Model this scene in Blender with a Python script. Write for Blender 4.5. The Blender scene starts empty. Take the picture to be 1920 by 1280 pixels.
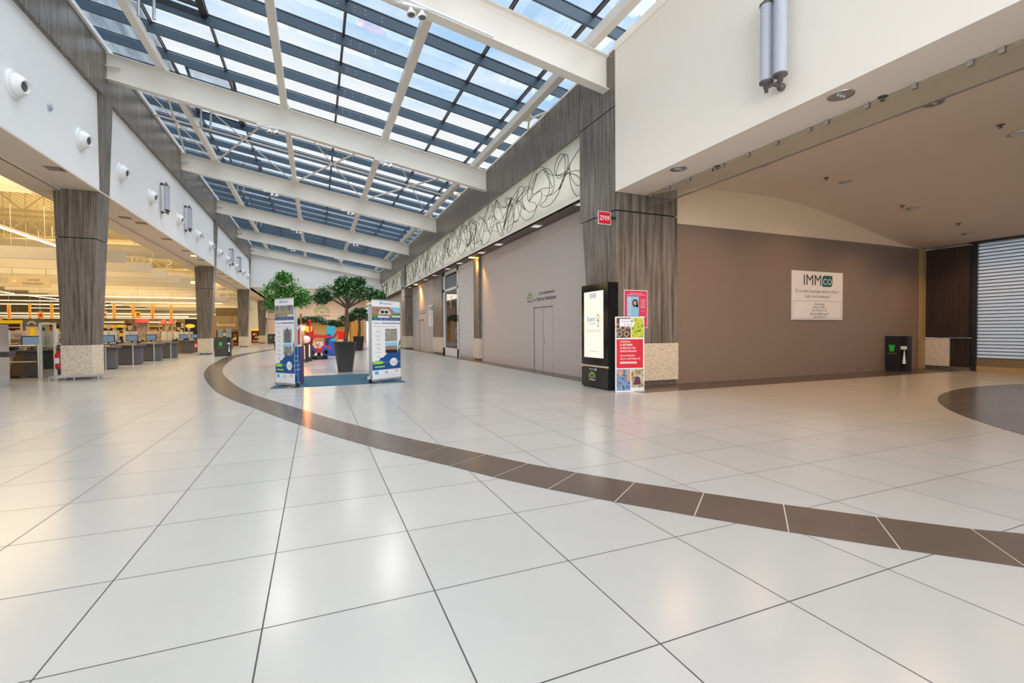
SKY, SUNE, SUPER, SIDE, REAR, EXPO, SPT = 1.22, 2.4, 640, 190, 1100, 0.36, 300
import bpy, bmesh, math, random
from mathutils import Vector, Matrix
random.seed(7)
C = bpy.context.scene.collection
PI = math.pi
W_, H_ = 1920, 1280
FPX = 879.589
YAW, PITCH, ROLL = 0.39557, -0.0215702, -0.00685383
CAMH = 1.35327
cy_, sy_, cp_, sp_ = math.cos(YAW), math.sin(YAW), math.cos(PITCH), math.sin(PITCH)
FWD = Vector((sy_*cp_, cy_*cp_, sp_))
R0 = Vector((cy_, -sy_, 0)); U0 = R0.cross(FWD)
cr_, sr_ = math.cos(ROLL), math.sin(ROLL)
RGT = R0*cr_ + U0*sr_; UPV = -R0*sr_ + U0*cr_
CAM = Vector((0, 0, CAMH))
def P(ax, val, x, y):
    """world point seen at pixel x,y lying on the world plane axis=val"""
    d = FWD + RGT*((x-960)/FPX) - UPV*((y-640)/FPX)
    t = (val-CAM[ax])/d[ax]
    return CAM + d*t
# ---------------------------------------------------------------- materials
M = {}
def new_mat(name):
    m = bpy.data.materials.new(name); m.use_nodes = True
    nt = m.node_tree; b = nt.nodes['Principled BSDF']
    M[name] = m
    return m, nt, b
def c4(c): return (c[0], c[1], c[2], 1)
def srgb(r, g, b):
    f = lambda v: ((v/255)/12.92 if v/255 <= 0.04045 else (((v/255)+0.055)/1.055)**2.4)
    return (f(r), f(g), f(b))
def paint(name, col, rough=0.5, metal=0.0, var=0.05, scale=3.0, emit=None, es=0.0, spec=0.5, bump=0.0, bscale=60):
    m, nt, b = new_mat(name)
    N = nt.nodes; L = nt.links
    tc = N.new('ShaderNodeTexCoord')
    nz = N.new('ShaderNodeTexNoise'); nz.inputs['Scale'].default_value = scale; nz.inputs['Detail'].default_value = 4
    L.new(tc.outputs['Object'], nz.inputs['Vector'])
    mx = N.new('ShaderNodeMix'); mx.data_type = 'RGBA'
    mx.inputs['A'].default_value = c4([v*(1-var) for v in col]); mx.inputs['B'].default_value = c4([min(1, v*(1+var)) for v in col])
    L.new(nz.outputs['Fac'], mx.inputs['Factor']); L.new(mx.outputs['Result'], b.inputs['Base Color'])
    b.inputs['Roughness'].default_value = rough; b.inputs['Metallic'].default_value = metal
    b.inputs['Specular IOR Level'].default_value = spec
    if emit: b.inputs['Emission Color'].default_value = c4(emit); b.inputs['Emission Strength'].default_value = es
    if bump:
        n2 = N.new('ShaderNodeTexNoise'); n2.inputs['Scale'].default_value = bscale
        L.new(tc.outputs['Object'], n2.inputs['Vector'])
        bp = N.new('ShaderNodeBump'); bp.inputs['Strength'].default_value = bump; bp.inputs['Distance'].default_value = 0.01
        L.new(n2.outputs['Fac'], bp.inputs['Height']); L.new(bp.outputs['Normal'], b.inputs['Normal'])
    return m
def wood(name, dark, light, rough=0.45, zs=0.55, xs=14):
    m, nt, b = new_mat(name); N = nt.nodes; L = nt.links
    g = N.new('ShaderNodeNewGeometry'); mp = N.new('ShaderNodeMapping'); mp.inputs['Scale'].default_value = (xs, xs, zs)
    L.new(g.outputs['Position'], mp.inputs['Vector'])
    n1 = N.new('ShaderNodeTexNoise'); n1.inputs['Scale'].default_value = 1.0; n1.inputs['Detail'].default_value = 6; n1.inputs['Roughness'].default_value = 0.7
    L.new(mp.outputs['Vector'], n1.inputs['Vector'])
    mp2 = N.new('ShaderNodeMapping'); mp2.inputs['Scale'].default_value = (xs*5, xs*5, zs*1.6); L.new(g.outputs['Position'], mp2.inputs['Vector'])
    n2 = N.new('ShaderNodeTexNoise'); n2.inputs['Scale'].default_value = 1.0; n2.inputs['Detail'].default_value = 3
    L.new(mp2.outputs['Vector'], n2.inputs['Vector'])
    ad = N.new('ShaderNodeMath'); ad.operation = 'MULTIPLY_ADD'; ad.inputs[1].default_value = 0.35
    L.new(n2.outputs['Fac'], ad.inputs[0]); 
    mu = N.new('ShaderNodeMath'); mu.operation = 'MULTIPLY'; mu.inputs[1].default_value = 0.65; L.new(n1.outputs['Fac'], mu.inputs[0])
    L.new(mu.outputs[0], ad.inputs[2])
    cr = N.new('ShaderNodeValToRGB'); cr.color_ramp.elements[0].position = 0.38; cr.color_ramp.elements[1].position = 0.62
    cr.color_ramp.elements[0].color = c4(dark); cr.color_ramp.elements[1].color = c4(light)
    L.new(ad.outputs[0], cr.inputs['Fac']); L.new(cr.outputs['Color'], b.inputs['Base Color'])
    b.inputs['Roughness'].default_value = rough
    return m
def emis(name, col, s):
    m, nt, b = new_mat(name); nt.nodes.remove(b)
    e = nt.nodes.new('ShaderNodeEmission'); e.inputs['Color'].default_value = c4(col); e.inputs['Strength'].default_value = s
    nt.links.new(e.outputs[0], nt.nodes['Material Output'].inputs['Surface']); return m
def glassy(name, tint=(1, 1, 1), refl=0.06, rough=0.03, diff=0.0, dcol=(0.8, 0.8, 0.8)):
    """thin clear pane: mostly transparent, a little mirror, optional milky diffuse part"""
    m, nt, b = new_mat(name); N = nt.nodes; L = nt.links; N.remove(b)
    t = N.new('ShaderNodeBsdfTransparent'); t.inputs['Color'].default_value = c4(tint)
    g = N.new('ShaderNodeBsdfGlossy'); g.inputs['Roughness'].default_value = rough
    lw = N.new('ShaderNodeLayerWeight'); lw.inputs['Blend'].default_value = 0.25
    ml = N.new('ShaderNodeMath'); ml.operation = 'MULTIPLY_ADD'; ml.inputs[1].default_value = 0.35; ml.inputs[2].default_value = refl
    L.new(lw.outputs['Fresnel'], ml.inputs[0])
    mx = N.new('ShaderNodeMixShader'); L.new(ml.outputs[0], mx.inputs[0]); L.new(t.outputs[0], mx.inputs[1]); L.new(g.outputs[0], mx.inputs[2])
    out = mx
    if diff:
        d = N.new('ShaderNodeBsdfDiffuse'); d.inputs['Color'].default_value = c4(dcol)
        tl = N.new('ShaderNodeBsdfTranslucent'); tl.inputs['Color'].default_value = c4(dcol)
        a = N.new('ShaderNodeMixShader'); a.inputs[0].default_value = 0.5; L.new(d.outputs[0], a.inputs[1]); L.new(tl.outputs[0], a.inputs[2])
        m2 = N.new('ShaderNodeMixShader'); m2.inputs[0].default_value = diff; L.new(mx.outputs[0], m2.inputs[1]); L.new(a.outputs[0], m2.inputs[2]); out = m2
    L.new(out.outputs[0], N['Material Output'].inputs['Surface']); return m
def tile_mat(name, base, grout, size, ox, oy, half, rough, var=0.03, warm=None):
    m, nt, b = new_mat(name); N = nt.nodes; L = nt.links
    g = N.new('ShaderNodeNewGeometry'); sp = N.new('ShaderNodeSeparateXYZ'); L.new(g.outputs['Position'], sp.inputs[0])
    def coord(o, off):
        a = N.new('ShaderNodeMath'); a.operation = 'SUBTRACT'; a.inputs[1].default_value = off; L.new(sp.outputs[o], a.inputs[0])
        d = N.new('ShaderNodeMath'); d.operation = 'DIVIDE'; d.inputs[1].default_value = size; L.new(a.outputs[0], d.inputs[0])
        p = N.new('ShaderNodeMath'); p.operation = 'PINGPONG'; p.inputs[1].default_value = 0.5; L.new(d.outputs[0], p.inputs[0])
        f = N.new('ShaderNodeMath'); f.operation = 'FLOOR'; L.new(d.outputs[0], f.inputs[0])
        return p, f
    px, fx = coord('X', ox); py, fy = coord('Y', oy)
    mn = N.new('ShaderNodeMath'); mn.operation = 'MINIMUM'; L.new(px.outputs[0], mn.inputs[0]); L.new(py.outputs[0], mn.inputs[1])
    lt = N.new('ShaderNodeMath'); lt.operation = 'LESS_THAN'; lt.inputs[1].default_value = half/size; L.new(mn.outputs[0], lt.inputs[0])
    cb = N.new('ShaderNodeCombineXYZ'); L.new(fx.outputs[0], cb.inputs[0]); L.new(fy.outputs[0], cb.inputs[1])
    wn = N.new('ShaderNodeTexWhiteNoise'); L.new(cb.outputs[0], wn.inputs['Vector'])
    nz = N.new('ShaderNodeTexNoise'); nz.inputs['Scale'].default_value = 2.2; nz.inputs['Detail'].default_value = 6; nz.inputs['Roughness'].default_value = 0.65
    # every tile has its own cloudy figure: shift the noise by a random amount per tile
    ofs = N.new('ShaderNodeVectorMath'); ofs.operation = 'MULTIPLY_ADD'; ofs.inputs[1].default_value = (9, 9, 9)
    L.new(wn.outputs['Color'], ofs.inputs[0]); L.new(g.outputs['Position'], ofs.inputs[2]); L.new(ofs.outputs[0], nz.inputs['Vector'])
    fine = N.new('ShaderNodeTexNoise'); fine.inputs['Scale'].default_value = 160; L.new(g.outputs['Position'], fine.inputs['Vector'])
    s1 = N.new('ShaderNodeMath'); s1.operation = 'MULTIPLY_ADD'; s1.inputs[1].default_value = 0.5; L.new(nz.outputs['Fac'], s1.inputs[0])
    s2 = N.new('ShaderNodeMath'); s2.operation = 'MULTIPLY_ADD'; s2.inputs[1].default_value = 0.3; s2.inputs[2].default_value = 0.0; L.new(wn.outputs['Value'], s2.inputs[0])
    s3 = N.new('ShaderNodeMath'); s3.operation = 'MULTIPLY_ADD'; s3.inputs[1].default_value = 0.3; L.new(fine.outputs['Fac'], s3.inputs[0]); L.new(s2.outputs[0], s3.inputs[2])
    L.new(s3.outputs[0], s1.inputs[2])
    mx = N.new('ShaderNodeMix'); mx.data_type = 'RGBA'
    w2 = warm or base
    mx.inputs['A'].default_value = c4([v*(1-var) for v in base]); mx.inputs['B'].default_value = c4([min(1, v*(1+var)) for v in w2])
    L.new(s1.outputs[0], mx.inputs['Factor'])
    mg = N.new('ShaderNodeMix'); mg.data_type = 'RGBA'; mg.inputs['B'].default_value = c4(grout)
    L.new(lt.outputs[0], mg.inputs['Factor']); L.new(mx.outputs['Result'], mg.inputs['A']); L.new(mg.outputs['Result'], b.inputs['Base Color'])
    rr = N.new('ShaderNodeMath'); rr.operation = 'MULTIPLY_ADD'; rr.inputs[1].default_value = 0.5; rr.inputs[2].default_value = rough; L.new(lt.outputs[0], rr.inputs[0])
    L.new(rr.outputs[0], b.inputs['Roughness'])
    return m
def speckle(name, cols, scale=90, rough=0.6):
    m, nt, b = new_mat(name); N = nt.nodes; L = nt.links
    g = N.new('ShaderNodeNewGeometry'); v = N.new('ShaderNodeTexVoronoi'); v.inputs['Scale'].default_value = scale
    L.new(g.outputs['Position'], v.inputs['Vector'])
    s = N.new('ShaderNodeSeparateColor'); L.new(v.outputs['Color'], s.inputs[0])
    cr = N.new('ShaderNodeValToRGB'); cr.color_ramp.interpolation = 'CONSTANT'
    els = cr.color_ramp.elements
    while len(els) < len(cols): els.new(0.5)
    for i, c in enumerate(cols): els[i].position = i/len(cols); els[i].color = c4(c)
    L.new(s.outputs[0], cr.inputs['Fac']); L.new(cr.outputs['Color'], b.inputs['Base Color']); b.inputs['Roughness'].default_value = rough
    return m
def dapple(name, cols, scale=6, rough=0.5, stretch=(1, 1, 1)):
    """printed picture: soft patches of colour"""
    m, nt, b = new_mat(name); N = nt.nodes; L = nt.links
    tc = N.new('ShaderNodeTexCoord'); mp = N.new('ShaderNodeMapping'); mp.inputs['Scale'].default_value = stretch
    L.new(tc.outputs['Object'], mp.inputs['Vector'])
    n = N.new('ShaderNodeTexNoise'); n.inputs['Scale'].default_value = scale; n.inputs['Detail'].default_value = 5; L.new(mp.outputs[0], n.inputs['Vector'])
    cr = N.new('ShaderNodeValToRGB'); els = cr.color_ramp.elements
    while len(els) < len(cols): els.new(0.5)
    for i, c in enumerate(cols): els[i].position = 0.3+0.4*i/(len(cols)-1); els[i].color = c4(c)
    L.new(n.outputs['Fac'], cr.inputs['Fac']); L.new(cr.outputs['Color'], b.inputs['Base Color']); b.inputs['Roughness'].default_value = rough
    return m

tile_mat('floor_tile', (0.375, 0.365, 0.35), (0.05, 0.045, 0.045), 0.8, -1.047, 2.4, 0.0036, 0.22, 0.05, warm=(0.41, 0.395, 0.37))
tile_mat('disc_tile', (0.085, 0.075, 0.068), (0.24, 0.22, 0.20), 0.8, -1.047, 2.4, 0.003, 0.22, 0.12)
paint('ring_tile', (0.095, 0.068, 0.054), 0.22, var=0.15, scale=2)
paint('ring_grout', (0.50, 0.44, 0.38), 0.6)
paint('border_tile', (0.085, 0.062, 0.052), 0.25, var=0.12)
paint('white_plaster', (0.86, 0.865, 0.87), 0.75, var=0.015, bump=0.08)
paint('cream_plaster', (0.86, 0.80, 0.72), 0.75, var=0.015, bump=0.08)
paint('sand_plaster', (0.80, 0.66, 0.48), 0.75, var=0.015)
paint('beige_ceiling', (0.78, 0.68, 0.57), 0.8, var=0.015)
paint('taupe_wall', (0.52, 0.46, 0.425), 0.55, var=0.03, scale=1.5)
paint('brown_wall', (0.235, 0.172, 0.135), 0.42, var=0.04, scale=1.2)
paint('beam_paint', (0.76, 0.72, 0.66), 0.35, var=0.015)
paint('purlin_paint', (0.78, 0.72, 0.64), 0.4, var=0.02)
paint('rafter_paint', (0.055, 0.09, 0.13), 0.4, var=0.03, metal=0.0)
paint('bar_paint', (0.045, 0.03, 0.03), 0.4, var=0.05)
paint('galvanised', (0.55, 0.56, 0.58), 0.3, metal=0.8)
paint('dark_metal', (0.05, 0.045, 0.045), 0.35, metal=0.6)
paint('grey_lamp', (0.46, 0.48, 0.55), 0.35, var=0.02)
paint('lamp_cap', (0.10, 0.085, 0.085), 0.4)
paint('nozzle_white', (0.80, 0.81, 0.82), 0.3)
paint('nozzle_inside', (0.30, 0.28, 0.27), 0.6)
paint('black_gloss', (0.008, 0.008, 0.009), 0.12, spec=0.6)
paint('black_matt', (0.012, 0.012, 0.014), 0.45)
paint('steel', (0.6, 0.6, 0.6), 0.3, metal=0.9)
paint('white_plastic', (0.78, 0.78, 0.78), 0.4)
paint('print_white', (0.80, 0.79, 0.80), 0.45, var=0.01)
paint('pot_brown', (0.060, 0.055, 0.055), 0.5)
paint('soil', (0.05, 0.035, 0.022), 0.95)
wood('bark', (0.06, 0.035, 0.02), (0.20, 0.13, 0.085), 0.9, 3, 12)
wood('laminate', (0.045, 0.035, 0.027), (0.27, 0.235, 0.20), 0.33)
wood('laminate_dark', (0.085, 0.062, 0.05), (0.20, 0.155, 0.13))
wood('wenge', (0.018, 0.009, 0.006), (0.045, 0.026, 0.018))
speckle('terrazzo', [(0.66, 0.57, 0.44), (0.76, 0.68, 0.55), (0.70, 0.62, 0.49), (0.42, 0.33, 0.24), (0.74, 0.66, 0.54), (0.60, 0.50, 0.38)], 70)
paint('plinth', (0.16, 0.125, 0.105), 0.5)
dapple('carpet_blue', [(0.008, 0.04, 0.075), (0.02, 0.085, 0.14), (0.012, 0.06, 0.10)], 60, 0.9, (1, 8, 1))
glassy('skylight_glass', (0.93, 0.97, 1.0), 0.02, 0.02)
glassy('curtain_glass', (0.93, 0.95, 0.91), 0.02, 0.05, 0.04, (0.6, 0.62, 0.55))
glassy('door_glass', (0.75, 0.8, 0.8), 0.10, 0.02)
glassy('slat_clear', (0.80, 0.82, 0.84), 0.05, 0.2, 0.55, (0.72, 0.73, 0.74))
# leaf shades
paint('leaf_green', (0.05, 0.145, 0.04), 0.4, var=0.5, scale=9)
paint('leaf_bright', (0.10, 0.30, 0.06), 0.4, var=0.5, scale=9)
cols = dict(red=(0.60, 0.01, 0.03), sign_red=(0.62, 0.01, 0.03), green=(0.18, 0.42, 0.03), logo_green=(0.36, 0.58, 0.05), teal=(0.01, 0.11, 0.14),
    navy=(0.008, 0.075, 0.27), ink=(0.03, 0.025, 0.025), grey_ink=(0.16, 0.15, 0.15), pink=(0.62, 0.05, 0.13), sky_print=(0.25, 0.55, 0.80), yellow=(0.85, 0.62, 0.02),
    orange=(0.85, 0.30, 0.03), gold=(0.40, 0.27, 0.13), pale_pink=(0.75, 0.45, 0.45), roof_tile=(0.33, 0.14, 0.09), hedge=(0.10, 0.25, 0.04), skin=(0.55, 0.30, 0.20),
    checkout_grey=(0.10, 0.10, 0.11), checkout_top=(0.09, 0.09, 0.10), tan=(0.58, 0.45, 0.28), white_soft=(0.75, 0.73, 0.70), purple=(0.12, 0.02, 0.10), cyan_print=(0.03, 0.45, 0.65),
    house_white=(0.7, 0.68, 0.65), slate=(0.14, 0.15, 0.16), dark_green=(0.02, 0.06, 0.02), lime=(0.30, 0.62, 0.04), bin_grey=(0.045, 0.042, 0.045), blue_ride=(0.02, 0.12, 0.55), bright_green=(0.03, 0.55, 0.05),
    shelf_cream=(0.62, 0.52, 0.36), duct=(0.62, 0.60, 0.55), deck=(0.72, 0.64, 0.44), baffle=(0.70, 0.66, 0.58), brown_panel=(0.20, 0.14, 0.08), ochre=(0.60, 0.33, 0.06))
for k, v in cols.items(): paint(k, v, 0.45, var=0.06)
emis('warm_tube', (1.0, 0.76, 0.42), 5)
emis('warm_disc', (1.0, 0.55, 0.10), 16)
emis('orange_glow', (1.0, 0.17, 0.008), 38)
emis('orange_core', (1.0, 0.50, 0.12), 90)
emis('screen_light', (1.0, 0.91, 0.78), 0.85)
emis('screen_grey', (0.45, 0.62, 0.80), 0.28)
emis('red_glow', (1.0, 0.04, 0.02), 0.6)
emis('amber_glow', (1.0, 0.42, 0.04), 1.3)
emis('exit_green', (0.05, 0.8, 0.15), 2.0)
emis('cool_disc', (1.0, 0.95, 0.88), 0.55)

paint('amber_print', (0.85, 0.48, 0.12), 0.5)
wood('laminate_warm', (0.22, 0.16, 0.08), (0.42, 0.32, 0.17))
# ------ mesh builder
class MB:
    def __init__(s): s.v = []; s.f = []; s.m = []; s.sm = []
    def add(s, vs, fs, m=0, sm=False):
        o = len(s.v); s.v += [tuple(v) for v in vs]
        for f in fs: s.f.append(tuple(i+o for i in f)); s.m.append(m); s.sm.append(sm)
        return s
    def box(s, x0, x1, y0, y1, z0, z1, m=0):
        v = [(x, y, z) for z in (z0, z1) for y in (y0, y1) for x in (x0, x1)]
        return s.add(v, [(0, 2, 3, 1), (4, 5, 7, 6), (0, 1, 5, 4), (2, 6, 7, 3), (0, 4, 6, 2), (1, 3, 7, 5)], m)
    def hexa(s, lo, hi, m=0):      # lo, hi: four points each, same winding
        return s.add(list(lo)+list(hi), [(3, 2, 1, 0), (4, 5, 6, 7), (0, 1, 5, 4), (1, 2, 6, 5), (2, 3, 7, 6), (3, 0, 4, 7)], m)
    def quad(s, a, b, c, d, m=0): return s.add([a, b, c, d], [(0, 1, 2, 3)], m)
    def bar(s, p, q, w, h, m=0, up=(0, 0, 1)):
        p = Vector(p); q = Vector(q); d = (q-p).normalized(); u = Vector(up)
        r = d.cross(u).normalized(); u = r.cross(d).normalized()
        a = [p+r*x+u*y for x, y in ((-w/2, -h/2), (w/2, -h/2), (w/2, h/2), (-w/2, h/2))]
        b = [q+r*x+u*y for x, y in ((-w/2, -h/2), (w/2, -h/2), (w/2, h/2), (-w/2, h/2))]
        return s.hexa(a, b, m)
    def tube(s, pts, r, n=10, m=0, cap=True, closed=False, sm=True):
        pts = [Vector(p) for p in pts]; rs = r if isinstance(r, (list, tuple)) else [r]*len(pts)
        rings = []; prev = None
        for i, p in enumerate(pts):
            a = pts[i-1] if (i or closed) else p; b = pts[(i+1) % len(pts)] if (i < len(pts)-1 or closed) else p
            t = (b-a); t = t.normalized() if t.length > 1e-9 else Vector((0, 0, 1))
            if prev is None:
                u = t.orthogonal().normalized()
            else:
                u = (prev - t*prev.dot(t)); u = u.normalized() if u.length > 1e-6 else t.orthogonal().normalized()
            prev = u; w = t.cross(u)
            rings.append([p+(u*math.cos(2*PI*k/n)+w*math.sin(2*PI*k/n))*rs[i] for k in range(n)])
        vs = [v for rg in rings for v in rg]; fs = []
        R = len(rings)
        for i in range(R if closed else R-1):
            j = (i+1) % R
            for k in range(n): fs.append((i*n+k, i*n+(k+1) % n, j*n+(k+1) % n, j*n+k))
        s.add(vs, fs, m, sm)
        if cap and not closed:
            s.add(rings[0], [tuple(range(n))[::-1]], m); s.add(rings[-1], [tuple(range(n))], m)
        return s
    def lathe(s, prof, c=(0, 0, 0), axis=(0, 0, 1), n=24, m=0, sm=True):
        c = Vector(c); ax = Vector(axis).normalized(); u = ax.orthogonal().normalized(); w = ax.cross(u)
        vs = []
        for r, h in prof:
            for k in range(n): vs.append(c+ax*h+(u*math.cos(2*PI*k/n)+w*math.sin(2*PI*k/n))*r)
        fs = [(i*n+k, i*n+(k+1) % n, (i+1)*n+(k+1) % n, (i+1)*n+k) for i in range(len(prof)-1) for k in range(n)]
        s.add(vs, fs, m, sm)
        if prof[0][0] > 1e-4: s.add(vs[:n], [tuple(range(n))[::-1]], m)
        if prof[-1][0] > 1e-4: s.add(vs[-n:], [tuple(range(n))], m)
        return s
    def ball(s, c, r, m=0, nu=14, nv=9, sc=(1, 1, 1)):
        c = Vector(c); vs = []; fs = []
        for i in range(nv+1):
            th = PI*i/nv
            for k in range(nu):
                ph = 2*PI*k/nu
                vs.append(c+Vector((math.sin(th)*math.cos(ph)*r*sc[0], math.sin(th)*math.sin(ph)*r*sc[1], math.cos(th)*r*sc[2])))
        for i in range(nv):
            for k in range(nu): fs.append((i*nu+k, (i+1)*nu+k, (i+1)*nu+(k+1) % nu, i*nu+(k+1) % nu))
        return s.add(vs, fs, m, True)
    def build(s, name, mats, parent=None, world=True, origin=None):
        off = Vector((0, 0, 0))
        if parent is not None and world:
            off = Vector(parent.location)
            if parent.parent: off += Vector(parent.parent.location)
        elif origin is not None: off = Vector(origin)
        me = bpy.data.meshes.new(name)
        me.from_pydata([tuple(Vector(v)-off) for v in s.v], [], s.f); 
        if not isinstance(mats, (list, tuple)): mats = [mats]
        for mm in mats: me.materials.append(M[mm])
        me.polygons.foreach_set('material_index', s.m); me.polygons.foreach_set('use_smooth', s.sm)
        me.validate(); me.update()
        o = bpy.data.objects.new(name, me); C.objects.link(o)
        if parent is not None: o.parent = parent
        elif origin is not None: o.location = origin
        return o
def tag(o, label=None, cat=None, group=None, kind=None):
    if label: o['label'] = label
    if cat: o['category'] = cat
    if group: o['group'] = group
    if kind: o['kind'] = kind
    return o
def thing(name, label, cat, loc=(0, 0, 0), rz=0, group=None):
    o = bpy.data.objects.new(name, None); C.objects.link(o); o.location = loc; o.rotation_euler = (0, 0, rz)
    o.empty_display_size = 0.1
    return tag(o, label, cat, group)
def struct(name, mb, mats, label=None, cat=None):
    o = mb.build(name, mats); o['kind'] = 'structure'
    if label: tag(o, label, cat or name.split('_')[0])
    return o
def kids(o): return [c for c in C.objects if c.parent == o]
def dup(o, loc=None, rz=None, label=None, parent=None):
    c = o.copy(); C.objects.link(c)
    if parent is not None: c.parent = parent
    for ch in kids(o): dup(ch, parent=c)
    if loc is not None: c.location = loc
    if rz is not None: c.rotation_euler = (0, 0, rz)
    if label: c['label'] = label
    return c
ORD = ['first', 'second', 'third', 'fourth', 'fifth', 'sixth', 'seventh', 'eighth', 'ninth', 'tenth', 'eleventh', 'twelfth', 'thirteenth', 'fourteenth', 'fifteenth', 'sixteenth', 'seventeenth', 'eighteenth', 'nineteenth', 'twentieth']
def hang(t, *segs):
    for x, y, z0, z1 in segs: MB().tube([(x, y, z0), (x, y, z1)], .012, 5).build('hanger', 'steel', t)
class Face:
    """a flat printed or mounted surface: origin, unit right and up vectors, outward normal"""
    def __init__(s, o, u, v): s.o = Vector(o); s.u = Vector(u).normalized(); s.v = Vector(v).normalized(); s.n = s.u.cross(s.v).normalized()
    def p(s, x, y, d=0): return s.o+s.u*x+s.v*y+s.n*d
    def rect(s, mb, x0, y0, x1, y1, m=0, d=0.002): mb.quad(s.p(x0, y0, d), s.p(x1, y0, d), s.p(x1, y1, d), s.p(x0, y1, d), m)
    def poly(s, mb, pts, m=0, d=0.002): mb.add([s.p(x, y, d) for x, y in pts], [tuple(range(len(pts)))], m)
    def disc(s, mb, cx, cy, rx, ry=None, m=0, d=0.002, n=24):
        ry = ry or rx; s.poly(mb, [(cx+rx*math.cos(2*PI*k/n), cy+ry*math.sin(2*PI*k/n)) for k in range(n)], m, d)
    def ring(s, mb, cx, cy, r0, r1, m=0, d=0.002, n=24, sy=1.0):
        for k in range(n):
            a = 2*PI*k/n; b = 2*PI*(k+1)/n
            s.poly(mb, [(cx+r0*math.cos(a), cy+r0*sy*math.sin(a)), (cx+r1*math.cos(a), cy+r1*sy*math.sin(a)), (cx+r1*math.cos(b), cy+r1*sy*math.sin(b)), (cx+r0*math.cos(b), cy+r0*sy*math.sin(b))], m, d)
    def slab(s, mb, x0, y0, x1, y1, t, m=0):
        lo = [s.p(x0, y0, -t), s.p(x1, y0, -t), s.p(x1, y1, -t), s.p(x0, y1, -t)]; hi = [s.p(x0, y0, 0), s.p(x1, y0, 0), s.p(x1, y1, 0), s.p(x0, y1, 0)]
        mb.hexa(lo, hi, m)
def text(body, face, x, y, h, mat, parent, name='lettering', align='CENTER', bold=0.0, sx=1.0, d=0.003, width=None, rot=0, spacing=1.0):
    cu = bpy.data.curves.new('t', 'FONT'); cu.body = body; cu.size = h*1.38; cu.align_x = align; cu.offset = bold*h*0.35; cu.resolution_u = 2; cu.space_character = spacing
    to = bpy.data.objects.new('t', cu); C.objects.link(to)
    dg = bpy.context.evaluated_depsgraph_get(); dg.update()
    me = bpy.data.meshes.new_from_object(to.evaluated_get(dg)); bpy.data.objects.remove(to); bpy.data.curves.remove(cu)
    if width and len(me.vertices):
        xs = [v.co.x for v in me.vertices]; w = max(xs)-min(xs); sx = width/max(w, 1e-5)
    off = Vector((0, 0, 0))
    if parent is not None:
        off = Vector(parent.location)
        if parent.parent: off += Vector(parent.parent.location)
    cR, sR = math.cos(rot), math.sin(rot)
    for v in me.vertices:
        a, b = v.co.x*sx, v.co.y
        v.co = face.p(x+a*cR-b*sR, y+a*sR+b*cR, d)-off
    me.materials.clear(); me.materials.append(M[mat])
    for p in me.polygons: p.material_index = 0
    o = bpy.data.objects.new(name, me); C.objects.link(o)
    if parent is not None: o.parent = parent
    return o
def sunburst(face, cx, cy, r, parent, ray='logo_green', ink='ink', name='logo', words=True, d=0.004):
    """half-round crown of leaf-shaped rays over the shopping centre's two-line name"""
    mb = MB()
    for ringk, (ra, rb, cnt, wd) in enumerate(((0.52, 0.77, 11, 0.085), (0.76, 1.04, 15, 0.085))):
        for k in range(cnt):
            a = PI*(k+0.5)/cnt; ca, sa = math.cos(a), math.sin(a)
            mid = (ra+rb)/2
            pts = [(cx+r*(ra*ca), cy+r*(ra*sa)), (cx+r*(mid*ca+wd*sa), cy+r*(mid*sa-wd*ca)), (cx+r*(rb*ca), cy+r*(rb*sa)), (cx+r*(mid*ca-wd*sa), cy+r*(mid*sa+wd*ca))]
            face.poly(mb, pts, 0, d)
    o = mb.build(name, [ray], parent)
    if words:
        text('Val', face, cx, cy-0.02*r, 0.34*r, ink, parent, 'lettering', d=d)
        text("d'Halatte", face, cx, cy-0.48*r, 0.36*r, ink, parent, 'lettering', d=d, width=1.9*r)
    return o
glassy('frieze_glass', (0.88,0.9,0.86), 0.12, 0.35, 0.5, (0.84,0.84,0.80))
paint('frieze_back', (0.8, 0.82, 0.75), 0.3)
paint('pink_plaster', (0.74, 0.60, 0.53), 0.7, var=0.01)
paint('ochre_wall', (0.62, 0.49, 0.33), 0.7, var=0.05)
dapple('parapet', [(0.10, 0.11, 0.12), (0.30, 0.33, 0.36), (0.60, 0.62, 0.64)], 1.1, 0.35, (1, 0.5, 2))  # patchy greys imitate reflections in the metal
dapple('print_cellar', [(0.02, 0.012, 0.02), (0.10, 0.05, 0.03), (0.05, 0.02, 0.04)], 12)
dapple('print_grape', [(0.03, 0.10, 0.01), (0.32, 0.48, 0.03), (0.65, 0.62, 0.04), (0.10, 0.03, 0.01)], 14)
dapple('print_berry', [(0.008, 0.02, 0.07), (0.03, 0.10, 0.28), (0.30, 0.42, 0.60), (0.02, 0.03, 0.06)], 26)
dapple('print_garden', [(0.04, 0.05, 0.01), (0.30, 0.22, 0.03), (0.55, 0.55, 0.50), (0.10, 0.20, 0.04)], 12)
dapple('print_food', [(0.45, 0.12, 0.03), (0.55, 0.40, 0.08), (0.15, 0.05, 0.03)], 12)
dapple('print_house', [(0.30, 0.13, 0.09), (0.40, 0.22, 0.16), (0.24, 0.10, 0.07)], 10)
dapple('print_stone', [(0.20, 0.19, 0.17), (0.38, 0.35, 0.30), (0.12, 0.11, 0.10)], 14)
dapple('print_night', [(0.05, 0.07, 0.14), (0.25, 0.25, 0.22), (0.45, 0.42, 0.35)], 9)
dapple('goods_mix', [(0.5, 0.05, 0.04), (0.75, 0.6, 0.3), (0.25, 0.2, 0.5), (0.7, 0.65, 0.6), (0.1, 0.3, 0.1)], 5)
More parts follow.
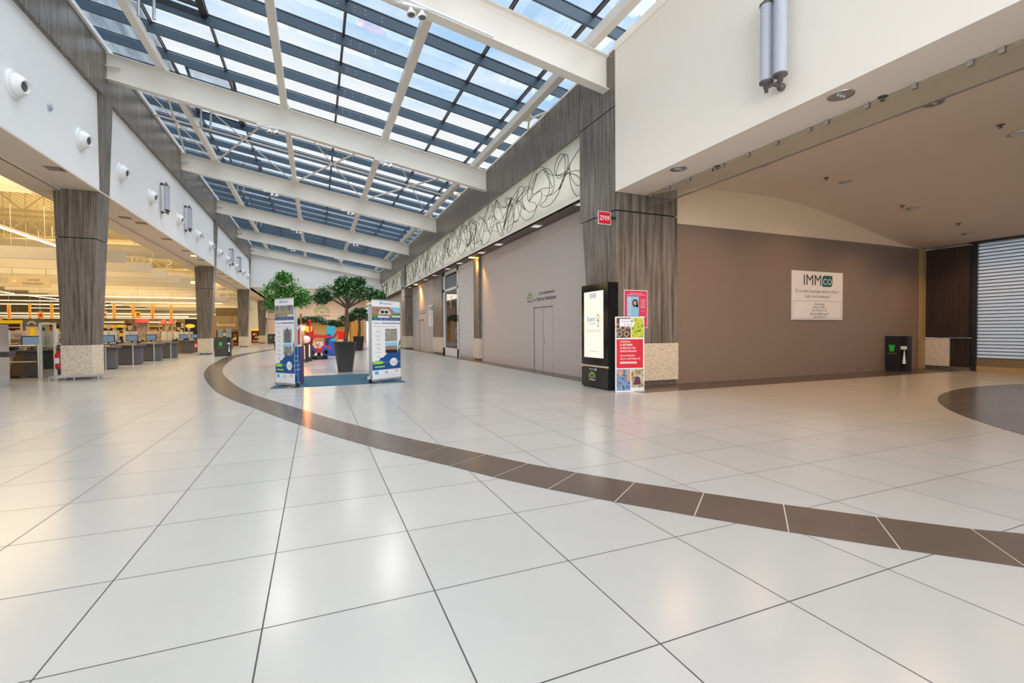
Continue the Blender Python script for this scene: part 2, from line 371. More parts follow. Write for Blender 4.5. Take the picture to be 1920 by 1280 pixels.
# ================================================================ SETTING
LX, RX = -5.8, 6.5          # faces of the timber bands either side of the atrium
YW = 9.35                   # face of the brown boarded wall closing the side hall
SX = 19.2                   # roller grille at the far end of the side hall
YB = -9.0                   # how far the hall is built behind the camera
YE = 52.6                   # end wall of the glazed roof
SL = 0.1684
ZR = lambda x, off=0.0: 7.87+SL*(RX-x)+off      # top of roof beams
# floor
struct('floor', MB().box(-46, SX+7, YB, 96, -0.12, 0.0), 'floor_tile')
# --- curved dark band let into the floor
def spline(pts, n=10):
    out = []
    for i in range(len(pts)-1):
        p0 = Vector(pts[max(i-1, 0)]); p1 = Vector(pts[i]); p2 = Vector(pts[i+1]); p3 = Vector(pts[min(i+2, len(pts)-1)])
        for k in range(n):
            t = k/n
            out.append(0.5*((2*p1)+(-p0+p2)*t+(2*p0-5*p1+4*p2-p3)*t*t+(-p0+3*p1-3*p2+p3)*t**3))
    out.append(Vector(pts[-1])); return out
fl = lambda x, y: P(2, 0, x, y).to_2d()
outer = [fl(*p) for p in [(1920, 1064), (1722, 1035), (1440, 991), (1125, 936), (945, 899), (879, 882), (687, 835), (560, 796), (477, 765), (422, 744), (395, 725), (382, 703), (389, 689), (404, 679), (430, 668), (480, 659), (520, 652.5)]]
outer = [outer[0]+Vector((6.5, -4.2)), outer[0]+Vector((2.6, -2.0))]+outer+[Vector((-2.0, 60))]
op = spline([(p[0], p[1]) for p in outer], 8)
# resample to equal steps of one small tile
L_ = [0.0]
for a, b in zip(op, op[1:]): L_.append(L_[-1]+(b-a).length)
def at_len(s):
    for i in range(len(L_)-1):
        if L_[i+1] >= s: return op[i].lerp(op[i+1], (s-L_[i])/max(L_[i+1]-L_[i], 1e-9))
    return op[-1]
def nrm(s):
    d = (at_len(min(s+0.5, L_[-1]))-at_len(max(s-0.5, 0))).normalized(); return Vector((d.y, -d.x))
mb = MB(); seg = 0.592; n = int(L_[-1]/seg); WB = 0.55
s0 = L_[2*8]    # arc length where outer[2] (frame edge) lies
for i in range(n):
    a, b = i*seg+0.05, (i+1)*seg+0.05
    pa, pb, na, nb = at_len(a), at_len(min(b, L_[-1])), nrm(a), nrm(min(b, L_[-1]))
    g = 0.004
    mb.quad((*pa, .0015), (*pb, .0015), (*(pb+nb*WB), .0015), (*(pa+na*WB), .0015), 1)
    t = (pb-pa).normalized()*g
    mb.quad((*(pa+t), .003), (*(pb-t), .003), (*(pb+nb*WB-t), .003), (*(pa+na*WB+t), .003), 0)
struct('trim_1', mb, ['ring_tile', 'ring_grout'], 'curved brown tile band sweeping across the pale floor', 'floor band')
def disc(cx, cy, r, mat, z=0.003, n=96):
    m = MB(); m.add([(cx+r*math.cos(2*PI*k/n), cy+r*math.sin(2*PI*k/n), z) for k in range(n)], [tuple(range(n))]); return m
struct('trim_2', disc(14.15, -1.66, 7.5, 0), 'disc_tile', 'big dark round tile inlay in the side hall floor', 'floor inlay')
struct('trim_3', disc(2.2, 40.5, 4.3, 0), 'disc_tile', 'dark round tile inlay under the far potted trees', 'floor inlay')
# dark border along the closed shops
mb = MB(); mb.box(RX, 7.1, 9.9, YE+18, 0, 0.004); mb.box(RX, SX, 8.25, YW, 0, 0.004)
struct('trim_4', mb, 'border_tile', 'dark tile border along the closed shop fronts', 'floor border')
# --- right-hand closed shop fronts (taupe boarding)
WX = 7.1
for (a, b, l) in ((10.85, 20.64, 'long taupe boarding with the flush double door'), (29.91, 37.45, 'taupe boarding with the small white notice'), (39.05, 54.9, 'farthest taupe boarding past the second right column'), (56.5, 69.9, 'taupe wall of the far hall')):
    mb = MB(); mb.box(WX, WX+0.12, a, b, 0, 4.84)
    struct('wall_right', mb, 'taupe_wall', l, 'wall')
# timber soffit above
mb = MB()
y = 10.0
while y < 52: mb.box(RX+0.03, WX+0.12, y+0.006, y+1.194, 4.85, 4.9); y += 1.2
mb.box(RX+0.03, WX+0.12, 52, 70, 4.85, 4.9)
struct('ceiling_1', mb, 'laminate_dark', 'dark timber soffit with square lamps above the closed shops', 'soffit')
# backing behind the frieze and the upper wall
mb = MB(); mb.box(7.25, 7.4, 9.5, 70, 4.9, 8.2)
struct('wall_back_of_frieze', mb, 'cream_plaster'); C.objects[-1].name = 'wall_upper_right'
# --- timber bands
def band(name, x0, x1, z0, z1, ys, step=2.87):
    mb = MB(); y = ys[0]
    while y < ys[1]-0.01:
        y2 = min(y+step, ys[1]); mb.box(x0, x1, y+0.006, y2-0.006, z0, z1); y = y2
    mb.box(min(x0, x1)+0.02, max(x0, x1)-0.02, ys[0]+0.01, ys[1]-0.01, z0+0.02, z1-0.02, 1)
    return struct(name, mb, ['laminate', 'black_matt'])
tag(band('trim_5', RX, 6.95, 6.58, 7.9, (10.85, YE)), 'grey timber fascia band along the right side under the glass roof', 'fascia')
tag(band('trim_6', -6.2, LX, 8.55, 9.98, (YB, YE), 2.87), 'grey timber fascia band along the left side under the glass roof', 'fascia')
mb = MB(); mb.box(-5.95, -5.72, YB, YE, 9.98, 10.12); struct('trim_7', mb, 'white_plastic', 'white sill strip on top of the left timber band', 'sill')
mb = MB(); mb.box(6.45, 6.95, YB, 9.2, 7.83, 8.0); mb.box(6.5, 6.95, 9.2, YE, 7.9, 7.96); struct('trim_8', mb, 'cream_plaster', 'cream coping on top of the right white wall', 'coping')
# little brackets under the right band
# --- left white fascia over the supermarket front, bay by bay
colY = [0.6, 17.8, 35.0, 52.2, 69.4]
mb = MB(); mb.box(-6.3, -5.92, YB, 0.6, 5.65, 8.56)
for a, b in zip(colY, colY[1:]): mb.box(-6.3, -5.92, a+0.8, b, 5.65, 8.56)
struct('wall_left', mb, 'white_plaster', 'white fascia wall above the supermarket front', 'wall')
mb = MB(); mb.box(-6.85, -5.925, YB, 80, 5.62, 5.66); struct('ceiling_2', mb, 'beige_ceiling', 'beige soffit strip under the left white fascia', 'soffit')
mb = MB(); mb.box(-7.5, -6.85, YB, 80, 5.55, 5.59); mb.box(-6.88, -6.83, YB, 80, 5.55, 5.64); mb.box(-7.6, -7.5, YB, 80, 5.55, 9.3)
struct('wall_inner_left', mb, 'beige_ceiling'); C.objects[-1].name = 'wall_inner'
# --- right white wall over the side hall opening
mb = MB(); mb.box(6.5, 7.5, YB, 9.24, 4.6, 7.85)
struct('wall_side', mb, 'cream_plaster', 'big cream wall over the opening to the side hall', 'wall')
# --- side hall
prof = [(7.5, 4.62), (9.0, 4.98), (10.67, 5.05), (12.28, 5.03), (14.34, 4.78), (16.42, 4.4), (18.0, 4.12), (SX+0.3, 4.02)]
prof = spline([(a, b) for a, b in prof], 6)
mb = MB()
for a, b in zip(prof, prof[1:]):
    mb.hexa([(a[0], YB, a[1]), (b[0], YB, b[1]), (b[0], YW+0.1, b[1]), (a[0], YW+0.1, a[1])], [(a[0], YB, a[1]+.05), (b[0], YB, b[1]+.05), (b[0], YW+0.1, b[1]+.05), (a[0], YW+0.1, a[1]+.05)])
for i in range(len(mb.sm)): mb.sm[i] = False
struct('ceiling_3', mb, 'beige_ceiling', 'smooth curved ceiling of the side hall', 'ceiling')
def ceilz(x):
    for a, b in zip(prof, prof[1:]):
        if b[0] >= x: return a[1]+(b[1]-a[1])*(x-a[0])/(b[0]-a[0])
    return prof[-1][1]
mb = MB(); mb.box(8.35, 18.95, YW, YW+0.15, 0.0, 4.04); struct('wall_brown', mb, 'brown_wall', 'long brown boarded wall of the side hall', 'wall')
mb = MB(); mb.box(7.4, SX+0.2, YW+0.02, YW+0.2, 4.04, 5.2); mb.box(18.95, SX+0.3, YW+0.2, YW+0.3, 0, 4.1); struct('wall_cream', mb, 'sand_plaster', 'cream strip of wall above the brown boards', 'wall')
mb = MB(); mb.box(8.35, 18.95, YW-0.015, YW, 0.0, 0.10); struct('baseboard_1', mb, 'brown_wall')
# outer wall of the side hall beyond the grille and behind the camera
mb = MB(); mb.box(SX, SX+0.3, YB, -6, 0, 4.2); struct('wall_side_far', mb, 'beige_ceiling')
mb = MB(); mb.box(7.4, SX+0.3, YB-0.2, YB, 0, 5.2); struct('wall_rear', mb, 'cream_plaster')
# end of grille opening : dark timber pier and brass-coloured frame
t = thing('grille_pier', 'dark timber pier with stone foot beside the roller grille', 'pier', (SX-0.1, 8.9, 0))
MB().box(SX-0.22, SX+0.2, 8.11, YW+.01, 1.05, 3.97).build('cladding', 'wenge', t)
MB().box(SX-0.2, SX+0.18, 8.6, YW+.01, 0.12, 1.04).build('stone_foot', 'terrazzo', t)
MB().box(SX-0.14, SX+0.18, 8.11, 8.6, 0.12, 1.04).build('side_panel', 'wenge', t)
MB().box(SX-0.12, SX+0.2, 8.11, YW+.01, 0.0, 0.12).build('plinth', 'plinth', t)
t = thing('metal_wall_post', 'brass-toned metal post at the end of the brown wall', 'post', (18.95, YW-0.02, 0))
MB().box(18.76, 18.97, YW-0.12, YW-.01, 0.0, 4.02).build('post', 'gold', t)
# roller grille
t = thing('roller_grille', 'closed clear-slatted roller grille at the end of the side hall', 'shutter', (SX, 2.0, 0))
mb = MB(); nb = 40; z = 0.42
H = (4.0-0.42)/34
for i in range(34):
    mb.box(SX-0.006, SX+0.006, -6, 8.0, 0.42+i*H+0.016, 0.42+(i+1)*H-0.006)
mb.build('clear_slats', 'slat_clear', t)
mb = MB()
for i in range(35): mb.box(SX-0.02, SX+0.02, -6, 8.0, 0.42+i*H-0.009, 0.42+i*H+0.014)
o = mb.build('slat_joints', 'dark_metal', t)
MB().box(SX-0.03, SX+0.03, -6, 8.05, 0.0, 0.16).build('bottom_rail', 'gold', t)
MB().box(SX-0.02, SX+0.02, -6, 8.05, 0.15, 0.42).build('solid_slats', 'brown_panel', t)
MB().box(SX-0.06, SX+0.05, 7.98, 8.1, 0.0, 4.0).build('guide_rail', 'dark_metal', t)
MB().box(SX-0.25, SX+0.2, -6, 8.1, 3.98, 4.03).build('head_strip', 'dark_metal', t)
# vestibule outside the grille
mb = MB(); mb.box(SX+0.3, SX+6.5, 9.0, 9.2, 0, 4.5); mb.box(SX+6.5, SX+6.7, -6, 9.2, 0, 1.35); struct('wall_porch', mb, 'white_plaster', 'white wall of the porch seen through the grille', 'wall')
# smoke curtain of glass below the opening's soffit
CXs = 7.38
t = thing('glass_smoke_curtain', 'long clear glass smoke curtain hanging along the opening soffit', 'glass screen', (CXs, 4.0, 4.3))
cuts = [9.2]+[P(0, CXs, *p).y for p in [(1345, 310), (1534, 232), (1849, 110)]]+[1.0, -2.4, -5.8, YB]
for a, b in zip(cuts, cuts[1:]): MB().box(CXs-0.006, CXs+0.006, b+0.008, a-0.008, 4.28, 4.6).build('glass_pane', 'curtain_glass', t)
MB().box(CXs-0.012, CXs+0.012, YB, 9.2, 4.262, 4.28).build('bottom_edge', 'plinth', t)
cl = MB()
for a, b in zip(cuts, cuts[1:]):
    k = max(2, round((a-b)/0.62))
    for j in range(k+1):
        yy = a-0.14-(a-b-0.28)*j/k
        m = MB(); m.box(CXs-0.03, CXs-0.006, yy-0.03, yy+0.03, 4.53, 4.6); m.box(CXs+0.006, CXs+0.03, yy-0.03, yy+0.03, 4.53, 4.6)
        m.lathe([(0.012, 0), (0.012, 0.008)], (CXs-0.03, yy, 4.55), (-1, 0, 0), 10); m.build('clamp', 'steel', t)
# --- columns
def left_column(k, y0, nm):
    t = thing('timber_column', nm, 'column', (-6.4, y0+0.4, 0), 0, 'columns along the supermarket front')
    y1 = y0+0.8
    def taper(z0, z1, mat_i=0, m=None, inset=0.0):
        f = lambda z: ((-6.9-0.022*max(0, z-1)+inset), (-6.2+0.055*max(0, z-1)-inset))
        a, b = f(z0), f(z1)
        m.hexa([(a[0], y0+inset, z0), (a[1], y0+inset, z0), (a[1], y1-inset, z0), (a[0], y1-inset, z0)], [(b[0], y0+inset, z1), (b[1], y0+inset, z1), (b[1], y1-inset, z1), (b[0], y1-inset, z1)], mat_i)
    m = MB(); taper(1.04, 4.19, 0, m); m.build('lower_cladding', 'laminate', t)
    m = MB(); taper(4.22, 5.64, 0, m); m.build('upper_cladding', 'laminate', t)
    m = MB(); taper(1.0, 5.6, 0, m, 0.03); m.build('core', 'black_matt', t)
    m = MB(); m.box(-6.92, -6.19, y0-0.02, y1+0.02, 0.12, 1.03); m.build('stone_base', 'terrazzo', t)
    m = MB(); m.box(-6.84, -6.25, y0+0.05, y1-0.05, 0.0, 0.12); m.build('plinth', 'plinth', t)
    m = MB(); m.hexa([(-6.3, y0, 5.65), (-5.94, y0, 5.65), (-5.94, y1, 5.65), (-6.3, y1, 5.65)], [(-6.3, y0, 8.56), (-5.8, y0, 8.56), (-5.8, y1, 8.56), (-6.3, y1, 8.56)]); m.build('upper_post', 'laminate', t)
    return t
names = ['near left column by the first checkouts, with a stone base', 'second left column, beside a dark recycling bin', 'third left column along the supermarket front', 'fourth left column, partly behind the rounded tree']
for k, yy in enumerate(colY[1:]): left_column(k, yy, 'tapered grey timber column, '+names[k])
mb = MB()
# bumper rails round the bases
def bumper(x0, x1, y0, y1, label):
    t = thing('bumper_rail', label, 'rail', ((x0+x1)/2, (y0+y1)/2, 0), 0, 'bumper rails round the left columns')
    o = 0.22
    pts = [(x0-o, y1+0.05, .12), (x0-o, y0-o, .12), (x1+o, y0-o, .12), (x1+o, y1+0.05, .12)]
    m = MB()
    for a, b in zip(pts, pts[1:]): m.bar(a, b, 0.03, 0.05)
    m.build('rail', 'galvanised', t)
    for a in [pts[0], pts[1], ((x0+x1)/2, y0-o, .12), pts[2], pts[3]]: MB().tube([(a[0], a[1], 0), (a[0], a[1], .11)], 0.015, 8).build('leg', 'galvanised', t)
bumper(-6.9, -6.2, 17.8, 18.6, 'low steel bumper rail round the near left column')
bumper(-6.9, -6.2, 35.0, 35.8, 'low steel bumper rail round the second left column')
bumper(-6.9, -6.2, 52.2, 53.0, 'low steel bumper rail round the third left column')
# corner column on the right
t = thing('corner_column', 'wide grey timber corner column carrying the red floor-zone sign', 'column', (7.3, 9.9, 0))
MB().hexa([(6.58, 9.25, 1.05), (8.35, 9.25, 1.05), (8.35, 10.5, 1.05), (6.58, 10.5, 1.05)], [(6.5, 9.25, 4.16), (8.35, 9.25, 4.16), (8.35, 10.72, 4.16), (6.5, 10.72, 4.16)]).build('lower_cladding', 'laminate', t)
MB().box(6.5, 8.35, 9.25, 10.83, 4.19, 6.57).build('middle_cladding', 'laminate', t)
MB().box(6.5, 6.95, 9.25, 10.83, 6.60, 7.9).build('top_cladding', 'laminate', t)
MB().box(6.55, 8.3, 9.3, 10.6, 1.0, 6.62).build('core', 'black_matt', t)
MB().box(6.62, 8.37, 9.23, 10.45, 0.13, 1.04).build('stone_base', 'terrazzo', t)
MB().box(6.7, 8.3, 9.3, 10.4, 0.0, 0.13).build('plinth', 'plinth', t)
# second right column
t = thing('timber_column', 'grey timber column on the right behind the blue and white roll-up banner', 'column', (6.8, 38.1, 0))
MB().box(6.5, 7.2, 37.5, 39.0, 0.12, 1.03).build('stone_base', 'terrazzo', t)
MB().hexa([(6.56, 37.5, 1.04), (7.2, 37.5, 1.04), (7.2, 38.9, 1.04), (6.56, 38.9, 1.04)], [(6.5, 37.5, 4.16), (7.2, 37.5, 4.16), (7.2, 39, 4.16), (6.5, 39, 4.16)]).build('lower_cladding', 'laminate', t)
MB().box(6.5, 7.2, 37.5, 39.0, 4.19, 6.6).build('upper_cladding', 'laminate', t)
MB().box(6.55, 7.15, 37.55, 38.9, 0.0, 0.12).build('plinth', 'plinth', t)
sunburst(Face((6.495, 38.2, 5.35), (0, -1, 0), (0, 0, 1)), 0, 0, 0.5, t, ink='white_plastic')
for Y in (55.0,):
    t = thing('timber_column', 'far right timber column beyond the end of the glass roof', 'column', (6.8, Y+.7, 0))
    MB().box(6.5, 7.2, Y, Y+1.4, 0.0, 1.03).build('stone_base', 'terrazzo', t)
    MB().box(6.5, 7.2, Y, Y+1.4, 1.04, 5.6).build('cladding', 'laminate', t)
# slim pilasters between shop fronts
for (y0, y1, lab) in ((20.65, 21.45, 'slim timber pilaster between the ribbed shutter and the taupe boarding'), (27.6, 29.9, 'timber pilaster left of the white-framed glass door')):
    t = thing('pilaster', lab, 'pilaster', (7.1, (y0+y1)/2, 0), 0, 'pilasters between the shop fronts')
    MB().box(6.98, 7.25, y0, y1, 1.04, 4.85).build('cladding', 'laminate', t)
    MB().box(6.96, 7.25, y0-.01, y1+.01, 0.1, 1.03).build('stone_foot', 'terrazzo', t)
    MB().box(7.0, 7.25, y0+.02, y1-.02, 0.0, 0.1).build('plinth', 'plinth', t)
# ribbed roller shutter
t = thing('shop_shutter', 'closed white ribbed roller shutter beside the glass shop door', 'shutter', (7.12, 22.85, 0))
m = MB(); n = 42; h = 4.5/n
for i in range(n):
    z = 0.12+i*h
    m.hexa([(7.10, 21.5, z), (7.16, 21.5, z), (7.16, 24.2, z), (7.10, 24.2, z)], [(7.07, 21.5, z+h*0.8), (7.16, 21.5, z+h*0.8), (7.16, 24.2, z+h*0.8), (7.07, 24.2, z+h*0.8)])
m.box(7.13, 7.17, 21.5, 24.2, 0.1, 4.62); m.build('slats', 'white_plastic', t)
MB().box(7.05, 7.17, 21.5, 24.2, 0.0, 0.12).build('bottom_bar', 'galvanised', t)
MB().box(7.04, 7.2, 21.45, 21.52, 0, 4.84).build('guide_rail', 'galvanised', t)
MB().box(7.04, 7.2, 24.18, 24.3, 0, 4.84).build('guide_rail', 'galvanised', t)
MB().box(7.06, 7.2, 21.5, 24.2, 4.62, 4.84).build('head_box', 'white_plastic', t)
# white framed glass door (structure)
dr = MB(); 
for (a, b, c, d) in ((24.3, 24.62, 0, 4.84), (27.25, 27.6, 0, 4.84), (24.3, 27.6, 0, 0.42), (24.3, 27.6, 4.66, 4.84), (24.3, 27.6, 3.7, 3.84)): dr.box(7.06, 7.2, a, b, c, d)
d1 = dr.build('door_1', 'white_plastic'); tag(d1, 'tall white-framed glass shop door with transom light', 'door', kind='structure')
g = MB().box(7.12, 7.135, 24.62, 27.25, 0.42, 4.66).build('door_pane', 'door_glass', d1)
MB().box(7.02, 7.05, 24.75, 24.8, 0.9, 1.5).build('door_handle', 'steel', d1)
MB().box(7.04, 7.058, 24.36, 24.56, 1.9, 2.25).build('lock_plate', 'brown_panel', d1)
fc = Face((7.10, 26.0, 3.1), (0, -1, 0), (0, 0, 1)); m = MB(); fc.ring(m, 0, 0.1, 0.12, 0.16); fc.rect(m, -0.12, -0.35, 0.12, -0.31); fc.rect(m, -.04, -.3, .04, -.05); m.build('door_sticker', 'white_plastic', d1)
# dim shop behind the glass
mb = MB(); mb.box(9.6, 9.7, 20.6, 30, 0, 4.85); mb.box(7.3, 9.7, 20.5, 20.6, 0, 4.85); mb.box(7.3, 9.7, 30, 30.1, 0, 4.85); mb.box(7.22, 9.7, 20.5, 30.1, 4.85, 4.95); struct('wall_shop', mb, 'brown_wall')
# double door flush in the boarding
d2 = MB().box(7.085, 7.1, 13.57, 14.90, 0.0, 2.15).build('door_2', 'taupe_wall'); tag(d2, 'flush taupe double door in the shop boarding', 'door', kind='structure')
m = MB(); m.box(7.075, 7.10, 14.90, 14.94, 0, 2.19); m.box(7.075, 7.10, 13.55, 14.94, 2.15, 2.18); m.build('door_frame', 'plinth', d2)
MB().box(7.080, 7.0855, 14.225, 14.24, 0, 2.15).build('door_gap', 'plinth', d2)
m = MB(); m.box(7.06, 7.086, 14.14, 14.2, 0.92, 1.15); m.bar((7.05, 14.17, 1.08), (7.05, 14.3, 1.08), 0.02, 0.02); m.tube([(7.03, 14.17, 0.98), (7.08, 14.17, 0.98)], 0.02, 10); m.build('door_handle', 'steel', d2)
d3 = MB().box(7.085, 7.1, 33.2, 34.6, 0.0, 2.2).build('door_3', 'taupe_wall'); tag(d3, 'far flush taupe door near the second right column', 'door', kind='structure')
m = MB(); m.box(7.07, 7.10, 34.6, 34.68, 0, 2.25); m.box(7.07, 7.10, 33.2, 34.68, 2.2, 2.26); m.build('door_frame', 'plinth', d3)
# lettering on the boarding
F7 = Face((7.098, 0, 0), (0, -1, 0), (0, 0, 1))
def board_words(yc, z, k, label):
    t = thing('wall_lettering', label, 'lettering', (7.09, yc, z), 0, 'notices lettered on the taupe boarding')
    sunburst(F7, -(yc+0.80*k), z-0.02, 0.24*k, t, ray='green', ink='ink')
    text('Ici prochainement', F7, -(yc-0.50*k), z+0.08*k, 0.125*k, 'ink', t, bold=0.012, width=1.15*k)
    text('vos', F7, -(yc+0.40*k), z-0.12*k, 0.125*k, 'ink', t, width=0.2*k)
    text('futures boutiques', F7, -(yc-0.48*k), z-0.12*k, 0.14*k, 'ink', t, bold=0.04, width=1.42*k)
board_words(14.5, 2.52, 1.0, 'green sunburst logo and dark words above the flush double door')
board_words(33.9, 2.78, 1.0, 'small distant logo and words above the far flush door')
# glass frieze with looping wires between soffit and timber band
t = thing('wire_scribble_frieze', 'frosted glass frieze with looping dark wires above the shop soffit', 'frieze', (6.56, 24, 4.9))
y = 10.85
i = 0
while y < 52.4:
    y2 = min(y+3.44, 52.4)
    if not (37.4 < y < 37.45): MB().box(6.62, 6.63, y+0.006, y2-0.006, 4.93, 6.58).build('glass_panel', 'frieze_glass', t)
    y = y2; i += 1
MB().box(6.5, 6.62, 10.83, 52.4, 4.85, 4.93).build('bottom_rail', 'cream_plaster', t)
rg = random.Random(3)
for k in range(9):
    ya, yb = 10.95+k*4.6, 10.95+(k+1)*4.6+0.8
    yb = min(yb, 52.2)
    for q in range(3):
        pts = []; N = 110; ph = rg.uniform(0, 6.28); f1 = rg.uniform(3.2, 5.0); am = rg.uniform(0.30, 0.62); zc = rg.uniform(5.5, 6.0)
        for j in range(N):
            u = j/(N-1)
            yy = ya+(yb-ya)*u+0.55*math.sin(2*PI*f1*u*1.6+ph)
            zz = zc+am*math.sin(2*PI*f1*u+ph*2)+0.18*math.sin(2*PI*f1*2.3*u+1.3*ph)
            pts.append((6.58+0.015*math.sin(9*u), min(max(yy, 10.9), 52.3), min(max(zz, 4.98), 6.55)))
        MB().tube(pts, 0.009, 6).build('wire_loop', 'dark_metal', t)
mb = MB(); 
for k in range(7): mb.box(7.0, 7.05, 10.8, 52, 5.0+k*0.24, 5.06+k*0.24)
mb.build('reflector_strips', 'frieze_back', t)
# small spotlights clipped along the underside of the band
for j, (px, py) in enumerate([(1072, 266), (1051, 282), (1030, 300), (1005, 318), (989, 330), (972, 342)]):
    p = P(0, 6.7, px, py); t = thing('clip_lamp', f'tiny dark clip lamp under the right timber band, {ORD[j]} from the corner column', 'lamp', (6.7, p.y, 6.58), 0, 'clip lamps under the right timber band')
    MB().tube([(6.7, p.y, 6.58), (6.7, p.y, 6.53)], 0.02, 8).build('stem', 'black_matt', t); MB().ball((6.7, p.y, 6.51), 0.035).build('head', 'black_matt', t)
# --- end wall of the atrium and the far hall
mb = MB()
mb.hexa([(LX-0.2, YE, 5.9), (RX+0.2, YE, 5.9), (RX+0.2, YE+0.2, 5.9), (LX-0.2, YE+0.2, 5.9)], [(LX-0.2, YE, ZR(LX)+.03), (RX+0.2, YE, ZR(RX)+.03), (RX+0.2, YE+0.2, ZR(RX)+.03), (LX-0.2, YE+0.2, ZR(LX)+.03)])
struct('wall_end', mb, 'white_plaster', 'white end wall under the far end of the glass roof', 'wall')
mb = MB(); mb.box(-7, 7.4, YE+0.2, 71, 5.9, 6.0); struct('ceiling_4', mb, 'white_plaster', 'flat ceiling of the far hall', 'ceiling')
mb = MB(); mb.box(-6.3, -5.92, YE+.01, 71, 5.66, 6.0); struct('wall_far_left', mb, 'white_plaster')
mb = MB(); mb.box(6.52, 6.62, YE, 71, 4.9, 5.9); struct('wall_far_right', mb, 'cream_plaster')
YF = 70.0
mb = MB(); mb.box(-6, 5.1, YF, YF+0.3, 3.15, 5.9); mb.box(5.1, 6.6, YF, YF+0.3, 0, 5.9); mb.box(-6, -4.9, YF, YF+0.3, 0, 3.2)
struct('wall_far', mb, 'pink_plaster', 'pinkish far wall carrying the shopping centre logo', 'wall')
t = thing('centre_logo', 'green sunburst logo with dark words high on the far pink wall', 'sign', (0.9, YF-0.02, 4.2))
sunburst(Face((0.80, YF-0.01, 4.05), (1, 0, 0), (0, 0, 1)), 0, 0, 1.05, t, ray='green')
# far shop unit behind the opening
mb = MB(); mb.box(-6, 6.6, 82, 82.3, 0, 3.4); mb.box(-6, 6.6, YF+.3, 82, 3.3, 3.4); mb.box(-6.1, -6, YF+.3, 82, 0, 3.4); mb.box(6.6, 6.7, YF+.3, 82, 0, 3.4)
struct('wall_far_shop', mb, 'ochre_wall')
# ================================================================ GLASS ROOF
beamY = [9.6+8.6*k for k in range(5)]+[YE-0.12]
def roofbeam(y, first=False):
    t = thing('roof_beam', '', 'beam', (0.35, y, 8), 0, 'cream steel beams across the atrium')
    xl, xr = LX, RX+(0.1 if y < 9.7 else 0)
    D = 0.80; tw = 0.02; fw = 0.26
    def sec(z0, z1, hw, name):
        MB().hexa([(xl, y-hw, ZR(xl)+z0), (xr, y-hw, ZR(xr)+z0), (xr, y+hw, ZR(xr)+z0), (xl, y+hw, ZR(xl)+z0)], [(xl, y-hw, ZR(xl)+z1), (xr, y-hw, ZR(xr)+z1), (xr, y+hw, ZR(xr)+z1), (xl, y+hw, ZR(xl)+z1)]).build(name, 'beam_paint', t)
    sec(-D+0.02, -0.02, 0.012, 'web'); sec(-0.022, 0, fw/2, 'top_flange'); sec(-D, -D+0.022, fw/2, 'bottom_flange')
    MB().box(xl, xl+0.35, y-0.13, y-0.012, ZR(xl)-0.42, ZR(xl)-0.40).build('end_bracket', 'beam_paint', t)
    return t
bn = ['nearest, ending above the corner column', 'second from the camera, ending on the near left column', 'third from the camera', 'fourth from the camera', 'fifth from the camera', 'farthest, against the white end wall']
for k, y in enumerate(beamY):
    t = roofbeam(y); t['label'] = 'deep cream steel roof beam, '+bn[k]
PX = [-4.4, -0.9, 2.5, 6.02]
bays = [(YB, 9.6)]+[(beamY[k], beamY[k+1]) for k in range(5)]
PN = ['leftmost', 'second from left', 'third from left', 'rightmost']
BNm = ['nearest bay overhead', 'bay between the first and second beams', 'braced bay between the second and third beams', 'bay between the third and fourth beams', 'bay between the fourth and fifth beams', 'last bay before the end wall']
for bi, (ya, yb) in enumerate(bays):
    for pi, x in enumerate(PX):
        z = ZR(x)
        t = thing('purlin', f'cream purlin in the {BNm[bi]}, {PN[pi]}', 'purlin', (x, (ya+yb)/2, z), 0, 'cream purlins along the glass roof')
        MB().bar((x, ya+0.01, z+0.13), (x, yb-0.01, z+0.13), 0.20, 0.24).build('box_section', 'purlin_paint', t)
        if bi:
            for yy in (ya+0.05, yb-0.05):
                s = 1 if yy < (ya+yb)/2 else -1
                MB().add([(x-0.2, yy, z), (x+0.2, yy, z), (x+0.2, yy+s*0.02, z), (x-0.2, yy+s*0.02, z), (x-0.1, yy, z+0.2), (x+0.1, yy, z+0.2), (x+0.1, yy+s*0.02, z+0.2), (x-0.1, yy+s*0.02, z+0.2)],
                         [(3, 2, 1, 0), (4, 5, 6, 7), (0, 1, 5, 4), (1, 2, 6, 5), (2, 3, 7, 6), (3, 0, 4, 7)]).build('gusset', 'purlin_paint', t)
